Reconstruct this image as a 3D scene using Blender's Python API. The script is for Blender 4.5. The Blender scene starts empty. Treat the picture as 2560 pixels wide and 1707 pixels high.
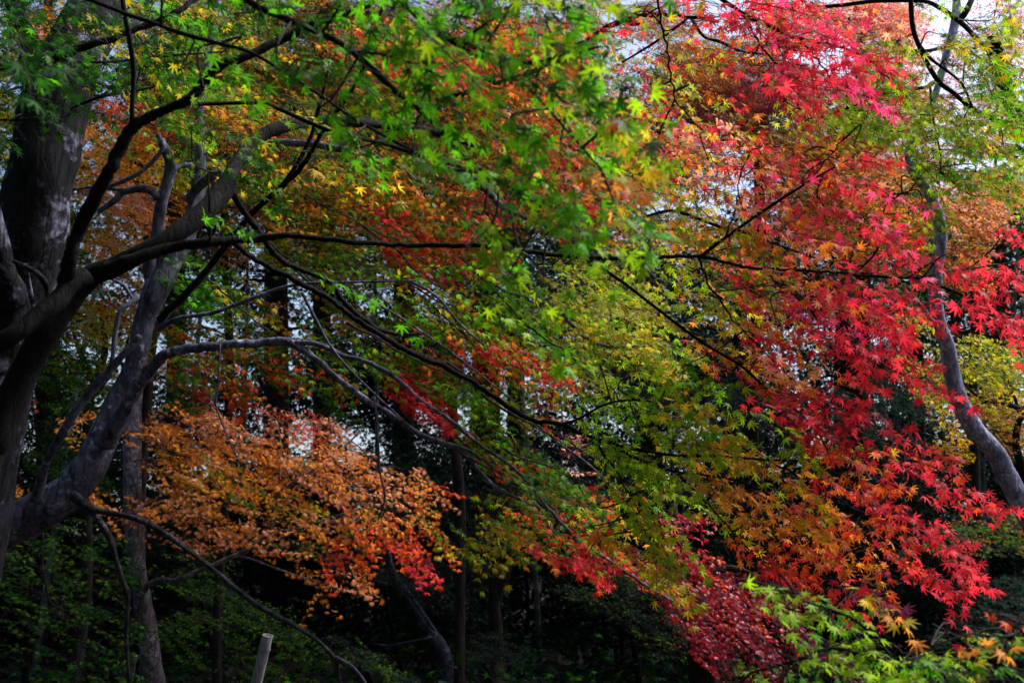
import bpy, math, random
import numpy as np
from mathutils import Vector

# ------------------------------------------------------------------ camera, sky, sun
SC = bpy.context.scene
PITCH = math.radians(13.0)
FPX = 2489.0
EYE = np.array([0.0, 0.0, 1.6])
cam_data = bpy.data.cameras.new('camera')
cam_data.sensor_width = 36.0
cam_data.lens = 35.0
cam_data.clip_start = 0.05
cam_data.clip_end = 2000.0
cam_data.dof.use_dof = True
cam_data.dof.focus_distance = 5.8
cam_data.dof.aperture_fstop = 3.6
cam = bpy.data.objects.new('camera', cam_data)
SC.collection.objects.link(cam)
cam.location = EYE.tolist()
cam.rotation_euler = (math.pi / 2 + PITCH, 0, 0)
SC.camera = cam

SUN_EL, SUN_AZ = 52.0, 72.0        # sun azimuth, degrees clockwise from +Y (to the right)
world = bpy.data.worlds.new('World')
SC.world = world
world.use_nodes = True
wn = world.node_tree.nodes
bg = wn['Background']
sky = wn.new('ShaderNodeTexSky')
sky.sky_type = 'NISHITA'
sky.sun_disc = False
sky.sun_elevation = math.radians(SUN_EL)
sky.sun_rotation = math.radians(SUN_AZ)
sky.air_density = 1.0
sky.dust_density = 4.0
world.node_tree.links.new(sky.outputs[0], bg.inputs[0])
bg.inputs[1].default_value = 0.145
sun_data = bpy.data.lights.new('sun', 'SUN')
sun_data.energy = 3.4
sun_data.angle = math.radians(22)
sun_data.color = (0.97, 0.97, 1.0)
sun = bpy.data.objects.new('sun', sun_data)
SC.collection.objects.link(sun)
az, el = math.radians(SUN_AZ), math.radians(SUN_EL)
sdir = Vector((math.sin(az) * math.cos(el), math.cos(az) * math.cos(el), math.sin(el)))
sun.rotation_euler = (-sdir).to_track_quat('-Z', 'Y').to_euler()
SC.view_settings.view_transform = 'Standard'
SC.view_settings.look = 'None'
SC.view_settings.exposure = 0.88
SC.view_settings.gamma = 1.0
SC.cycles.max_bounces = 6
SC.cycles.diffuse_bounces = 2
SC.cycles.glossy_bounces = 2
SC.cycles.transmission_bounces = 4
SC.cycles.transparent_max_bounces = 4

# ------------------------------------------------------------------ helpers
rng = np.random.default_rng(7)
CT, ST = math.cos(PITCH), math.sin(PITCH)
RT = np.array([1.0, 0, 0]); UP = np.array([0, -ST, CT]); FW = np.array([0, CT, ST])


def P(x, y, d):
    """a place in the world, given by its bearing and its distance from the viewpoint"""
    x = np.asarray(x, float); y = np.asarray(y, float); d = np.asarray(d, float)
    return EYE + ((x - 1280) / FPX * d)[..., None] * RT + ((853.5 - y) / FPX * d)[..., None] * UP + d[..., None] * FW


def norm(v):
    return v / np.maximum(np.linalg.norm(v, axis=-1, keepdims=True), 1e-9)


def link(o, parent=None):
    SC.collection.objects.link(o)
    if parent is not None:
        o.parent = parent
    return o


def tag(o, label=None, cat=None, group=None, kind=None):
    if label: o['label'] = label
    if cat: o['category'] = cat
    if group: o['group'] = group
    if kind: o['kind'] = kind
    return o


def thing(name, base, label, cat, group=None):
    o = bpy.data.objects.new(name, None)
    o.empty_display_size = 0.3
    o.location = [float(v) for v in base]
    link(o)
    return tag(o, label, cat, group)


def mesh_obj(name, V, F, mat, parent=None, col=None, smooth=True):
    """V (n,3) world coordinates, F (m,k) faces"""
    V = np.asarray(V, np.float32)
    if parent is not None:
        V = V - np.array(parent.location, np.float32)
    F = np.asarray(F, np.int32)
    me = bpy.data.meshes.new(name)
    me.vertices.add(len(V)); me.vertices.foreach_set('co', V.ravel())
    m, k = F.shape
    me.loops.add(m * k); me.loops.foreach_set('vertex_index', F.ravel())
    me.polygons.add(m); me.polygons.foreach_set('loop_start', np.arange(0, m * k, k, dtype=np.int32))
    if smooth:
        me.polygons.foreach_set('use_smooth', np.ones(m, dtype=bool))
    if col is not None:
        a = me.attributes.new('leaf_colour', 'FLOAT_COLOR', 'POINT')
        c4 = np.ones((len(V), 4), np.float32); c4[:, :3] = col
        a.data.foreach_set('color', c4.ravel())
    me.update(calc_edges=True)
    me.materials.append(mat)
    return link(bpy.data.objects.new(name, me), parent)


def spline(pts, n):
    """Catmull-Rom through rows of pts -> n rows per span"""
    p = np.asarray(pts, float)
    p = np.vstack([2 * p[0] - p[1], p, 2 * p[-1] - p[-2]])
    out = []
    for i in range(1, len(p) - 2):
        t = np.linspace(0, 1, n, endpoint=False)[:, None]
        a, b, c, d = p[i - 1], p[i], p[i + 1], p[i + 2]
        out.append(0.5 * (2 * b + (c - a) * t + (2 * a - 5 * b + 4 * c - d) * t ** 2 + (3 * b - a - 3 * c + d) * t ** 3))
    out.append(p[-2][None])
    return np.vstack(out)


def tube(C, R, sides, rough=0.05, seed=0):
    """tapered tube along C with lumpy radius; returns V, F (quads; the ends are closed by shrinking rings)"""
    n = len(C)
    T = norm(np.gradient(C, axis=0))
    ref = np.array([0.0, 0, 1.0]) if abs(T[0][2]) < 0.9 else np.array([1.0, 0, 0])
    N = np.zeros_like(C)
    v = ref - T[0] * ref.dot(T[0]); v /= np.linalg.norm(v); N[0] = v
    for i in range(1, n):
        v = N[i - 1] - T[i] * N[i - 1].dot(T[i]); N[i] = v / np.linalg.norm(v)
    B = np.cross(T, N)
    a = np.linspace(0, 2 * math.pi, sides, endpoint=False)
    r = random.Random(seed)
    s = np.arange(n)[:, None]
    k1, k2, k3 = r.uniform(.25, .5), r.uniform(.1, .2), r.uniform(.6, .9)
    lump = 1 + rough * (np.sin(s * k1 + 2 * a + r.random() * 6) + 0.8 * np.sin(s * k2 * 3 - a + r.random() * 6)
                        + 0.6 * np.sin(s * k3 + 3 * a + r.random() * 6))
    RR = np.asarray(R)[:, None] * lump
    V = C[:, None, :] + RR[..., None] * (np.cos(a)[None, :, None] * N[:, None, :] + np.sin(a)[None, :, None] * B[:, None, :])
    cap0 = C[0] + (V[0] - C[0]) * 0.02 - T[0] * R[0] * 0.25
    cap1 = C[-1] + (V[-1] - C[-1]) * 0.02 + T[-1] * R[-1] * 0.25
    V = np.concatenate([cap0[None], V, cap1[None]]).reshape(-1, 3)
    m = n + 2
    i = np.arange(m - 1)[:, None] * sides; j = np.arange(sides)[None, :]; jn = (j + 1) % sides
    F = np.stack([i + j, i + jn, i + sides + jn, i + sides + j], -1).reshape(-1, 4)
    return V, F


def segs(P0, P1, R0, R1):
    """many thin three-sided twigs at once"""
    P0, P1 = np.asarray(P0, float), np.asarray(P1, float)
    n = len(P0)
    T = norm(P1 - P0)
    ref = np.where(np.abs(T[:, 2:3]) < 0.9, np.array([[0, 0, 1.0]]), np.array([[1.0, 0, 0]]))
    N = norm(np.cross(T, ref)); B = np.cross(T, N)
    V = np.zeros((n, 6, 3))
    for k in range(3):
        a = 2 * math.pi * k / 3
        o = math.cos(a) * N + math.sin(a) * B
        V[:, k] = P0 + o * np.asarray(R0)[:, None]
        V[:, 3 + k] = P1 + o * np.asarray(R1)[:, None]
    f = np.array([[0, 1, 4, 3], [1, 2, 5, 4], [2, 0, 3, 5]])
    F = (np.arange(n)[:, None, None] * 6 + f[None]).reshape(-1, 4)
    return V.reshape(-1, 3), F


# ------------------------------------------------------------------ materials
def new_mat(name):
    m = bpy.data.materials.new(name); m.use_nodes = True
    nt = m.node_tree
    return m, nt, nt.nodes, nt.links, nt.nodes['Principled BSDF'], nt.nodes['Material Output']


def leaf_mat(name, rough=0.42, trans=0.5, spec=0.5, coat=0.0):
    m, nt, N, L, pb, out = new_mat(name)
    at = N.new('ShaderNodeAttribute'); at.attribute_name = 'leaf_colour'
    L.new(at.outputs['Color'], pb.inputs['Base Color'])
    pb.inputs['Roughness'].default_value = rough
    pb.inputs['Specular IOR Level'].default_value = spec
    tr = N.new('ShaderNodeBsdfTranslucent')
    gm = N.new('ShaderNodeGamma'); gm.inputs[1].default_value = 1.0
    L.new(at.outputs['Color'], gm.inputs[0])
    L.new(gm.outputs[0], tr.inputs['Color'])
    mx = N.new('ShaderNodeMixShader'); mx.inputs[0].default_value = trans
    L.new(pb.outputs[0], mx.inputs[1]); L.new(tr.outputs[0], mx.inputs[2])
    L.new(mx.outputs[0], out.inputs[0])
    return m


def bark_mat(name, c_dark, c_mid, c_pale, scale=9.0, bump=0.4, pale_at=0.55, bands=False):
    m, nt, N, L, pb, out = new_mat(name)
    tc = N.new('ShaderNodeTexCoord')
    mp = N.new('ShaderNodeMapping'); L.new(tc.outputs['Object'], mp.inputs[0])
    mp.inputs['Scale'].default_value = (1, 1, 0.35)
    n1 = N.new('ShaderNodeTexNoise'); n1.inputs['Scale'].default_value = scale * 3
    n1.inputs['Detail'].default_value = 8; n1.inputs['Roughness'].default_value = 0.65
    L.new(mp.outputs[0], n1.inputs['Vector'])
    n2 = N.new('ShaderNodeTexNoise'); n2.inputs['Scale'].default_value = scale * 0.9
    n2.inputs['Detail'].default_value = 9; n2.inputs['Roughness'].default_value = .7; L.new(tc.outputs['Object'], n2.inputs['Vector'])
    r1 = N.new('ShaderNodeValToRGB')
    r1.color_ramp.elements[0].position = 0.36; r1.color_ramp.elements[0].color = (*c_dark, 1)
    r1.color_ramp.elements[1].position = 0.62; r1.color_ramp.elements[1].color = (*c_mid, 1)
    L.new(n1.outputs[0], r1.inputs[0])
    r2 = N.new('ShaderNodeValToRGB')
    r2.color_ramp.elements[0].position = pale_at; r2.color_ramp.elements[1].position = pale_at + 0.07
    L.new(n2.outputs[0], r2.inputs[0])
    mul = N.new('ShaderNodeMath'); mul.operation = 'MULTIPLY'
    L.new(r2.outputs[0], mul.inputs[0])
    n3 = N.new('ShaderNodeTexNoise'); n3.inputs['Scale'].default_value = scale * 5; n3.inputs['Detail'].default_value = 4
    L.new(tc.outputs['Object'], n3.inputs['Vector'])
    r3 = N.new('ShaderNodeValToRGB'); r3.color_ramp.elements[0].position = 0.4; r3.color_ramp.elements[1].position = 0.6
    L.new(n3.outputs[0], r3.inputs[0]); L.new(r3.outputs[0], mul.inputs[1])
    mx = N.new('ShaderNodeMixRGB'); L.new(mul.outputs[0], mx.inputs[0])
    L.new(r1.outputs[0], mx.inputs[1]); mx.inputs[2].default_value = (*c_pale, 1)
    pb.inputs['Roughness'].default_value = 0.85
    pb.inputs['Specular IOR Level'].default_value = 0.12
    mp2 = N.new('ShaderNodeMapping'); L.new(tc.outputs['Object'], mp2.inputs[0])
    mp2.inputs['Scale'].default_value = (1.6, 1.6, 0.35)
    n4 = N.new('ShaderNodeTexNoise'); n4.inputs['Scale'].default_value = scale * 4; n4.inputs['Detail'].default_value = 10
    n4.inputs['Roughness'].default_value = 0.7
    L.new(mp2.outputs[0], n4.inputs['Vector'])
    vc = N.new('ShaderNodeTexVoronoi'); vc.feature = 'DISTANCE_TO_EDGE'; vc.inputs['Scale'].default_value = scale * 2.2
    ds = N.new('ShaderNodeMixRGB'); ds.inputs[0].default_value = .12
    L.new(mp2.outputs[0], ds.inputs[1]); L.new(n2.outputs['Color'], ds.inputs[2]); L.new(ds.outputs[0], vc.inputs['Vector'])
    cr = N.new('ShaderNodeMapRange'); cr.inputs['From Max'].default_value = .12; L.new(vc.outputs['Distance'], cr.inputs['Value'])
    ad = N.new('ShaderNodeMath'); ad.operation = 'MULTIPLY_ADD'; ad.inputs[1].default_value = .35
    L.new(cr.outputs[0], ad.inputs[0])
    dk = N.new('ShaderNodeMixRGB'); dk.blend_type = 'MULTIPLY'; dk.inputs[0].default_value = .75
    gr = N.new('ShaderNodeMapRange'); gr.inputs['To Min'].default_value = .45; L.new(cr.outputs[0], gr.inputs['Value'])
    L.new(mx.outputs[0], dk.inputs[1]); L.new(gr.outputs[0], dk.inputs[2]); L.new(dk.outputs[0], pb.inputs['Base Color'])
    bp = N.new('ShaderNodeBump'); bp.inputs['Strength'].default_value = bump; bp.inputs['Distance'].default_value = 0.02
    L.new(n4.outputs[0], ad.inputs[2]); L.new(ad.outputs[0], bp.inputs['Height']); L.new(bp.outputs[0], pb.inputs['Normal'])
    return m


M_LEAF = leaf_mat('maple leaf', rough=.5, trans=.58, spec=.15)
M_LEAF_GLOSS = leaf_mat('glossy maple leaf', rough=0.38, trans=0.35, spec=0.3)
M_NEEDLE = leaf_mat('cedar foliage', rough=0.7, trans=0.15, spec=0.06)
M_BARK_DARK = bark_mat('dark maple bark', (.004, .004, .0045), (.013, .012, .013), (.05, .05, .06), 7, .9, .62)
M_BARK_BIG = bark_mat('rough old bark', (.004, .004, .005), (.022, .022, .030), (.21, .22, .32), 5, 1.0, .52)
M_BARK_GREY = bark_mat('grey maple bark', (.035, .036, .050), (.155, .160, .235), (.42, .43, .62), 8, .6, .55)
M_BARK_PALE = bark_mat('pale lichened bark', (.05, .05, .06), (.20, .19, .24), (.42, .41, .50), 10, .7, .5)
M_BARK_CEDAR = bark_mat('cedar bark', (.012, .011, .011), (.035, .03, .03), (.06, .06, .07), 3, .8, .6)
M_BARK_MOTTLED = bark_mat('mottled bark', (.02, .022, .03), (.05, .055, .08), (.16, .17, .24), 6, .8, .52)
M_BARK_DARKGREY = bark_mat('dark grey bark', (.015, .015, .018), (.06, .06, .07), (.15, .15, .18), 9, .7, .56)
M_BARK_VIOLET = bark_mat('violet grey bark', (.15, .155, .24), (.35, .36, .56), (.54, .55, .76), 9, .7, .5)
M_TWIG = bark_mat('twig bark', (.02, .015, .016), (.05, .035, .035), (.1, .09, .1), 20, .2, .6)

# leaf colours (albedo, linear)
PAL = {
    'G': (.018, .100, .005), 'g': (.100, .370, .006), 'l': (.30, .50, .008), 'e': (.42, .46, .05),
    'y': (.54, .43, .015), 'Y': (.74, .46, .018), 'o': (.86, .25, .025), 'O': (.88, .31, .035), 'b': (.42, .12, .02),
    's': (.90, .36, .18), 'r': (.90, .040, .060), 'R': (.42, .010, .020), 'f': (.88, .095, .018), 'c': (.92, .050, .16),
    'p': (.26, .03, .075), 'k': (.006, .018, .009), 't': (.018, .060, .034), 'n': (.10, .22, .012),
}


def leaf_template(lod):
    if lod == 0:
        ang = [-128, -82, -40, 0, 40, 82, 128]; ln = [.40, .74, .93, 1.0, .93, .74, .40]
    elif lod == 1:
        ang = [-125, -80, -40, 0, 40, 80, 125]; ln = [.42, .76, .94, 1.0, .94, .76, .42]
    else:
        ang = [-98, -48, 0, 48, 98]; ln = [.66, .92, 1.0, .92, .66]
    pts = [(-.02, 0.10 if lod == 0 else .08)]
    pts = []
    nr = {0: .25, 1: .27, 2: .34}[lod]
    n = len(ang)
    pts.append((180, .07))
    for i in range(n):
        if i > 0:
            pts.append(((ang[i] + ang[i - 1]) / 2, nr if 0 < i < n else .2))
        else:
            pts.append((ang[0] - 22, .14))
        if lod == 0:
            pts += [(ang[i] - 12, ln[i] * .48), (ang[i] - 5, ln[i] * .76), (ang[i], ln[i]), (ang[i] + 5, ln[i] * .76), (ang[i] + 12, ln[i] * .48)]
        else:
            if lod == 1:
                pts += [(ang[i] - 11, ln[i] * .52), (ang[i], ln[i]), (ang[i] + 11, ln[i] * .52)]
            else:
                pts.append((ang[i], ln[i] * 1.05))
    pts.append((ang[-1] + 22, .14))
    a = np.radians([p[0] for p in pts]); r = np.array([p[1] for p in pts])
    xy = np.stack([r * np.cos(a), r * np.sin(a)], -1)
    V = np.vstack([[0.0, 0.0], xy]); rr = np.hypot(V[:, 0], V[:, 1])
    m = len(pts)
    i = np.arange(m)
    F = np.stack([np.zeros(m, int), 1 + i, 1 + (i + 1) % m], -1)
    return V, rr, F


TEMPL = [leaf_template(k) for k in range(3)]


def _area(k):
    V, rr, F = TEMPL[k]
    a, b, c = V[F[:, 0]], V[F[:, 1]], V[F[:, 2]]
    return float(np.abs((b - a)[:, 0] * (c - a)[:, 1] - (b - a)[:, 1] * (c - a)[:, 0]).sum() / 2) / 1.75 ** 2


AREA = [_area(k) for k in range(3)]
print('leaf areas', AREA)
DENS = 1.3


class Foliage:
    """collects the leaves and twigs of one crown"""
    def __init__(self):
        self.V, self.F, self.C, self.nv = [], [], [], 0
        self.tV, self.tF, self.tn = [], [], 0
        self.count = 0

    def leaves(self, pos, axis, nrm, size, col, lod):
        """pos (n,3) leaf base; axis toward the middle lobe; nrm blade normal"""
        V2, rr, F = TEMPL[lod]
        n = len(pos)
        if n == 0: return
        axis = norm(axis); side = norm(np.cross(nrm, axis)); nn = np.cross(axis, side)
        curl = rng.uniform(.02, .38, n); fold = rng.uniform(-.12, .30, n); asym = rng.uniform(.85, 1.12, n)
        X = V2[None, :, 0] * size[:, None]
        Y = V2[None, :, 1] * size[:, None] * asym[:, None]
        Z = (-curl[:, None] * rr[None] ** 2 - fold[:, None] * np.abs(V2[None, :, 1])) * size[:, None]
        W = pos[:, None] + X[..., None] * axis[:, None] + Y[..., None] * side[:, None] + Z[..., None] * nn[:, None]
        m = len(V2)
        self.V.append(W.reshape(-1, 3).astype(np.float32))
        self.F.append((F[None] + (self.nv + np.arange(n) * m)[:, None, None]).reshape(-1, 3))
        # blades are a little paler at the veins' meeting point and deeper towards the tips
        g = 1.12 - .26 * rr
        self.C.append(np.clip(col[:, None] * g[None, :, None], 0, .95).reshape(-1, 3).astype(np.float32))
        self.nv += n * m
        self.count += n

    def twigs(self, P0, P1, R0, R1):
        if len(P0) == 0: return
        V, F = segs(P0, P1, R0, R1)
        self.tV.append(V.astype(np.float32)); self.tF.append(F + self.tn); self.tn += len(V)

    def patch(self, x, y, rx, ry, ang, cov, cols, d, dd=None, anchors=None, size=.057, flow=None, per=None, horiz=.5, branchy=True, dens=1.0, greener=0.0, avoid=None, boost=None):
        if boost is not None: cov = cov * boost(x, y)
        dd = .07 * d if dd is None else dd
        lod = 0 if d < 5.4 else (1 if d < 9 else 2)
        lw = size * FPX / d
        n = DENS * dens * cov * math.pi * rx * ry / (lw * lw * AREA[lod] * .55)
        per = per or (9 if d < 9 else 11)
        T = max(1, int(round(n / per)))
        th = math.radians(ang)
        q = np.sqrt(rng.random(T)) * 1.08; w = rng.random(T) * 2 * math.pi
        ex, ey = rx * q * np.cos(w), ry * q * np.sin(w)
        px = x + ex * math.cos(th) - ey * math.sin(th); py = y + ex * math.sin(th) + ey * math.cos(th)
        # sprays gather in a few shallow tiers
        nt = max(2, int(round(ry / (lw * 1.6))))
        if avoid is not None:
            av = np.array(avoid, float); o_ = av[:, 1].argsort()
            xi = np.interp(py, av[o_, 1], av[o_, 0], left=-9e3, right=-9e3)
            ok = ~((np.abs(px - xi) < 48) & (rng.random(T) < .82))
            px, py = px[ok], py[ok]; T = len(px)
            if T == 0: return
        dep = d + rng.normal(0, dd, T)
        dep = np.clip(dep, d - 2 * dd, d + 2 * dd)
        cen = P(px, py, dep)
        fa = math.radians(flow if flow is not None else ang)
        fd = RT * math.cos(fa) - np.array([0, 0, 1.]) * math.sin(fa)
        D = norm(fd[None] + rng.normal(0, .45, (T, 3)) * np.array([1, 1.3, .55]))
        L = size * rng.uniform(2.6, 4.6, T) * (per / 9)
        K = (per + 1) // 2
        S = cen - D * L[:, None] * .5
        s = (np.arange(K) + .6) / K
        droop = -.22 * L[:, None] * s[None] ** 2
        nodes = S[:, None] + D[:, None] * (L[:, None] * s[None])[..., None]
        nodes[..., 2] += droop
        sideH = norm(np.cross(D, np.array([0, 0, 1.0]))[:, :])
        # colour: one tone for each twig with stray leaves
        keys = list(cols)
        if greener:
            warm = [k for k in keys if k in ('O', 'o', 'b')]
            keys = keys + ['n', 'n'] * (1 if greener < .5 else 2) if warm else keys
        tone = np.array([PAL[keys[i]] for i in rng.integers(0, len(keys), T)])
        P0 = np.concatenate([S[:, None], nodes[:, :-1]], 1).reshape(-1, 3); P1 = nodes.reshape(-1, 3)
        rt = (.0011 if d < 6 else .0014) * (1 if d < 9 else 1.3)
        if d < 16:
            self.twigs(P0, P1, np.full(len(P0), rt), np.full(len(P0), rt * .8))
        for sgn in (-1, 1, 0):
            if sgn == 0:
                base = nodes[:, -1:, :]; D0 = D[:, None]; k = 1
                a = D0 + 0
            else:
                base = nodes; k = K
                a = D[:, None] * .55 + sgn * sideH[:, None] * .85
            a = np.broadcast_to(a, (T, k, 3)) + rng.normal(0, .28, (T, k, 3))
            a = a + np.array([0, 0, -1.0]) * rng.uniform(.05, .95, (T, k, 1)) * (1.3 - horiz)
            a = norm(a)
            nrm = np.array([0, 0, 1.0]) * horiz + np.array([0, -1.0, .1]) * (1 - horiz) * .8 + rng.normal(0, .42, (T, k, 3))
            pet = size * rng.uniform(.25, .5, (T, k, 1))
            pos = base + a * pet
            sz = size / 1.75 * rng.uniform(.72, 1.18, (T, k))
            col = np.repeat(tone[:, None], k, 1)
            stray = rng.random((T, k)) < .22
            alt = np.array([PAL[keys[i]] for i in rng.integers(0, len(keys), T * k)]).reshape(T, k, 3)
            col = np.where(stray[..., None], alt, col)
            col = col * rng.uniform(.72, 1.2, (T, k, 1)) * (1 + rng.normal(0, .07, (T, k, 3)))
            keep = (rng.random((T, k)) < (.93 if d < 9 else 1)).ravel()
            self.leaves(pos.reshape(-1, 3)[keep], a.reshape(-1, 3)[keep], nrm.reshape(-1, 3)[keep], sz.ravel()[keep],
                        np.clip(col, .004, .95).reshape(-1, 3)[keep], lod)
            if d < 6:
                b = np.broadcast_to(base, (T, k, 3)).reshape(-1, 3)[keep]
                self.twigs(b, pos.reshape(-1, 3)[keep], np.full(keep.sum(), .0006), np.full(keep.sum(), .0006))
        # branchlets that carry the twigs
        if branchy and d < 16:
            fx, fy = math.cos(fa), math.sin(fa)
            nb = max(2, min(5, T // 14))
            start = P(x - fx * rx * .95, y - fy * max(rx, ry) * .5, d)
            subs = []
            for b in range(nb):
                q = rng.uniform(.4, 1.0); w = rng.uniform(0, 2 * math.pi)
                e1, e2 = rx * q * math.cos(w), ry * q * math.sin(w)
                end = P(x + e1 * math.cos(th) - e2 * math.sin(th), y + e1 * math.sin(th) + e2 * math.cos(th), d + rng.normal(0, dd))
                mid = (start + end) / 2 + np.array([0, 0, 1]) * np.linalg.norm(end - start) * rng.uniform(.0, .12)
                c = spline([start, mid, end], 5)
                c[1:-1] += rng.normal(0, .012 * d / 5, (len(c) - 2, 3))
                r = np.linspace(.0020, .0009, len(c)) * (1 if d < 8 else 1.4)
                self.twigs(c[:-1], c[1:], r[:-1], r[1:])
                subs.append(c)
            subs = np.vstack(subs)
            dist = np.linalg.norm(S[:, None] - subs[None], axis=-1); j = dist.argmin(1)
            ok = dist.min(1) < .5 * max(1, d / 6)
            self.twigs(subs[j][ok], S[ok], np.full(ok.sum(), .0016), np.full(ok.sum(), .0011))
            if anchors is not None and len(anchors):
                da = np.linalg.norm(anchors - start, axis=1); a0 = anchors[da.argmin()]
                if da.min() < .4 and da.min() > .02:
                    mid = (a0 + start) / 2 + np.array([0, 0, .1]) * da.min() + rng.normal(0, .04, 3)
                    c = spline([a0, mid, start], 6)
                    r = np.linspace(.005, .0025, len(c))
                    self.twigs(c[:-1], c[1:], r[:-1], r[1:])

    def build(self, parent, mat, name='crown', label=None):
        o = mesh_obj(name, np.vstack(self.V), np.vstack(self.F), mat, parent, np.vstack(self.C))
        if label: o['label'] = label
        if self.tV:
            t = mesh_obj('twigs', np.vstack(self.tV), np.vstack(self.tF), M_TWIG, parent)
            t['kind'] = 'stuff'
        return o


class Tree:
    def __init__(self, name, base, label, group=None, cat='tree', bark=None):
        self.o = thing(name, base, label, cat, group)
        self.base = np.array(base, float); self.bark = bark; self.anch = []; self.seed = hash(label) % 999 if False else len(label) * 7

    def limb(self, pts, name='branch', sides=10, ground=False, n=7, rough=.05, bark=None, wig=.0, label=None):
        """pts: (x, y, distance, radius in photo pixels); ground adds the foot of the trunk"""
        rows = []
        for (x, y, d, r) in pts:
            rows.append([*P(x, y, d), r * d / FPX])
        if ground:
            b = self.base; r0 = rows[0][3]
            p0 = np.array(rows[0][:3])
            rows = [[b[0], b[1], b[2] - .15, r0 * 1.5], [b[0] + (p0[0] - b[0]) * .25, b[1] + (p0[1] - b[1]) * .25, b[2] + (p0[2] - b[2]) * .35, r0 * 1.12]] + rows
        c = spline(rows, n)
        self.seed += 1
        if wig:
            r = np.random.default_rng(self.seed)
            c[1:-1, :3] += r.normal(0, wig, (len(c) - 2, 3))
        V, F = tube(c[:, :3], np.maximum(c[:, 3], .0015), sides, rough, self.seed)
        o = mesh_obj(name, V, F, bark or self.bark, self.o)
        if label: o['label'] = label
        self.anch.append(c[:, :3])
        return o

    def crown(self, patches, mat=None, label=None, **kw):
        f = Foliage()
        an = np.vstack(self.anch) if self.anch else None
        for p in patches:
            f.patch(*p, anchors=an, **kw)
        f.build(self.o, mat or M_LEAF, label=label)
        return f.count


def gz(x, y):
    """height of the ground"""
    t = np.clip((np.asarray(y, float) - 15) / 30, 0, 1)
    return 3.2 * t * t * (3 - 2 * t) + .12 * np.sin(np.asarray(x) * .35) * np.sin(np.asarray(y) * .27)


# ------------------------------------------------------------------ ground
gx = np.concatenate([np.linspace(-400, -42, 12), np.linspace(-40, 40, 81), np.linspace(42, 400, 12)])
gy = np.concatenate([np.linspace(-300, -22, 10), np.linspace(-20, 60, 81), np.linspace(62, 800, 14)])
GX, GY = np.meshgrid(gx, gy)
GV = np.stack([GX, GY, gz(GX, GY)], -1).reshape(-1, 3)
nx = len(gx)
i = (np.arange(len(gy) - 1)[:, None] * nx + np.arange(nx - 1)[None]).ravel()
GF = np.stack([i, i + 1, i + nx + 1, i + nx], -1)
m, nt, N, L, pb, out = new_mat('forest floor')
tc = N.new('ShaderNodeTexCoord')
vo = N.new('ShaderNodeTexVoronoi'); vo.inputs['Scale'].default_value = 14; L.new(tc.outputs['Object'], vo.inputs['Vector'])
no = N.new('ShaderNodeTexNoise'); no.inputs['Scale'].default_value = 1.3; no.inputs['Detail'].default_value = 8
L.new(tc.outputs['Object'], no.inputs['Vector'])
rp = N.new('ShaderNodeValToRGB')
rp.color_ramp.elements[0].position = .35; rp.color_ramp.elements[0].color = (.012, .010, .008, 1)
rp.color_ramp.elements[1].position = .75; rp.color_ramp.elements[1].color = (.05, .03, .015, 1)
L.new(no.outputs[0], rp.inputs[0])
mx = N.new('ShaderNodeMixRGB'); mx.blend_type = 'MULTIPLY'; mx.inputs[0].default_value = .7
L.new(rp.outputs[0], mx.inputs[1]); L.new(vo.outputs['Color'], mx.inputs[2]); L.new(mx.outputs[0], pb.inputs['Base Color'])
pb.inputs['Roughness'].default_value = .95
bp = N.new('ShaderNodeBump'); bp.inputs['Strength'].default_value = .6; bp.inputs['Distance'].default_value = .05
L.new(vo.outputs['Distance'], bp.inputs['Height']); L.new(bp.outputs[0], pb.inputs['Normal'])
tag(mesh_obj('ground', GV, GF, m), kind='structure')


def foot(x, y, d, dx=0.0, dy=0.0):
    p = P(x, y, d)
    gx_, gy_ = p[0] + dx, p[1] + dy
    return (gx_, gy_, float(gz(gx_, gy_)))


# ================================================================== near trees
NLEAF = 0
# --- old tree with the thick dark trunk on the left
t = Tree('maple_tree', foot(-60, 1250, 4.7, -.15, .1), 'old tree with a thick rough dark trunk filling the left edge of the view', bark=M_BARK_BIG)
t.limb([(-70, 1350, 4.75, 84), (-40, 1100, 4.75, 86), (0, 900, 4.75, 88), (50, 700, 4.75, 86), (88, 520, 4.75, 82), (120, 350, 4.8, 80), (162, 180, 4.9, 76), (222, 60, 5.1, 66), (272, -120, 5.4, 54), (300, -400, 5.8, 40), (330, -800, 6.3, 22)],
       'trunk', 28, True, 10, .035)
t.limb([(40, 760, 4.6, 44), (15, 690, 4.55, 30), (-5, 600, 4.5, 24), (-40, 440, 4.4, 20)], sides=14)
t.limb([(88, 330, 4.85, 46), (95, 230, 5.0, 34), (80, 130, 5.1, 28), (45, 40, 5.2, 24), (10, -90, 5.4, 20)], sides=14)
t.limb([(235, 150, 5.0, 24), (262, 118, 5.1, 16), (300, 80, 5.2, 13), (350, 40, 5.4, 11), (390, -20, 5.6, 10)], sides=12)
t.limb([(-40, 172, 3.9, 9), (109, 155, 3.9, 9), (190, 125, 3.9, 10), (313, 84, 3.95, 8), (395, 54, 4.0, 8), (436, 33, 4.0, 7), (520, -20, 4.1, 6)], wig=.003)
t.limb([(150, 148, 3.9, 4), (260, 156, 4.0, 3.4), (420, 140, 4.1, 3), (560, 130, 4.2, 2)])
t.limb([(33, 653, 4.3, 5), (82, 677, 4.3, 7), (112, 705, 4.3, 8), (118, 742, 4.35, 6)])
t.limb([(60, 660, 4.3, 7), (78, 740, 4.3, 6), (100, 830, 4.3, 5)])
t.limb([(180, 270, 4.2, 3), (260, 240, 4.2, 4), (330, 230, 4.3, 3), (395, 215, 4.3, 2)])
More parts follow.
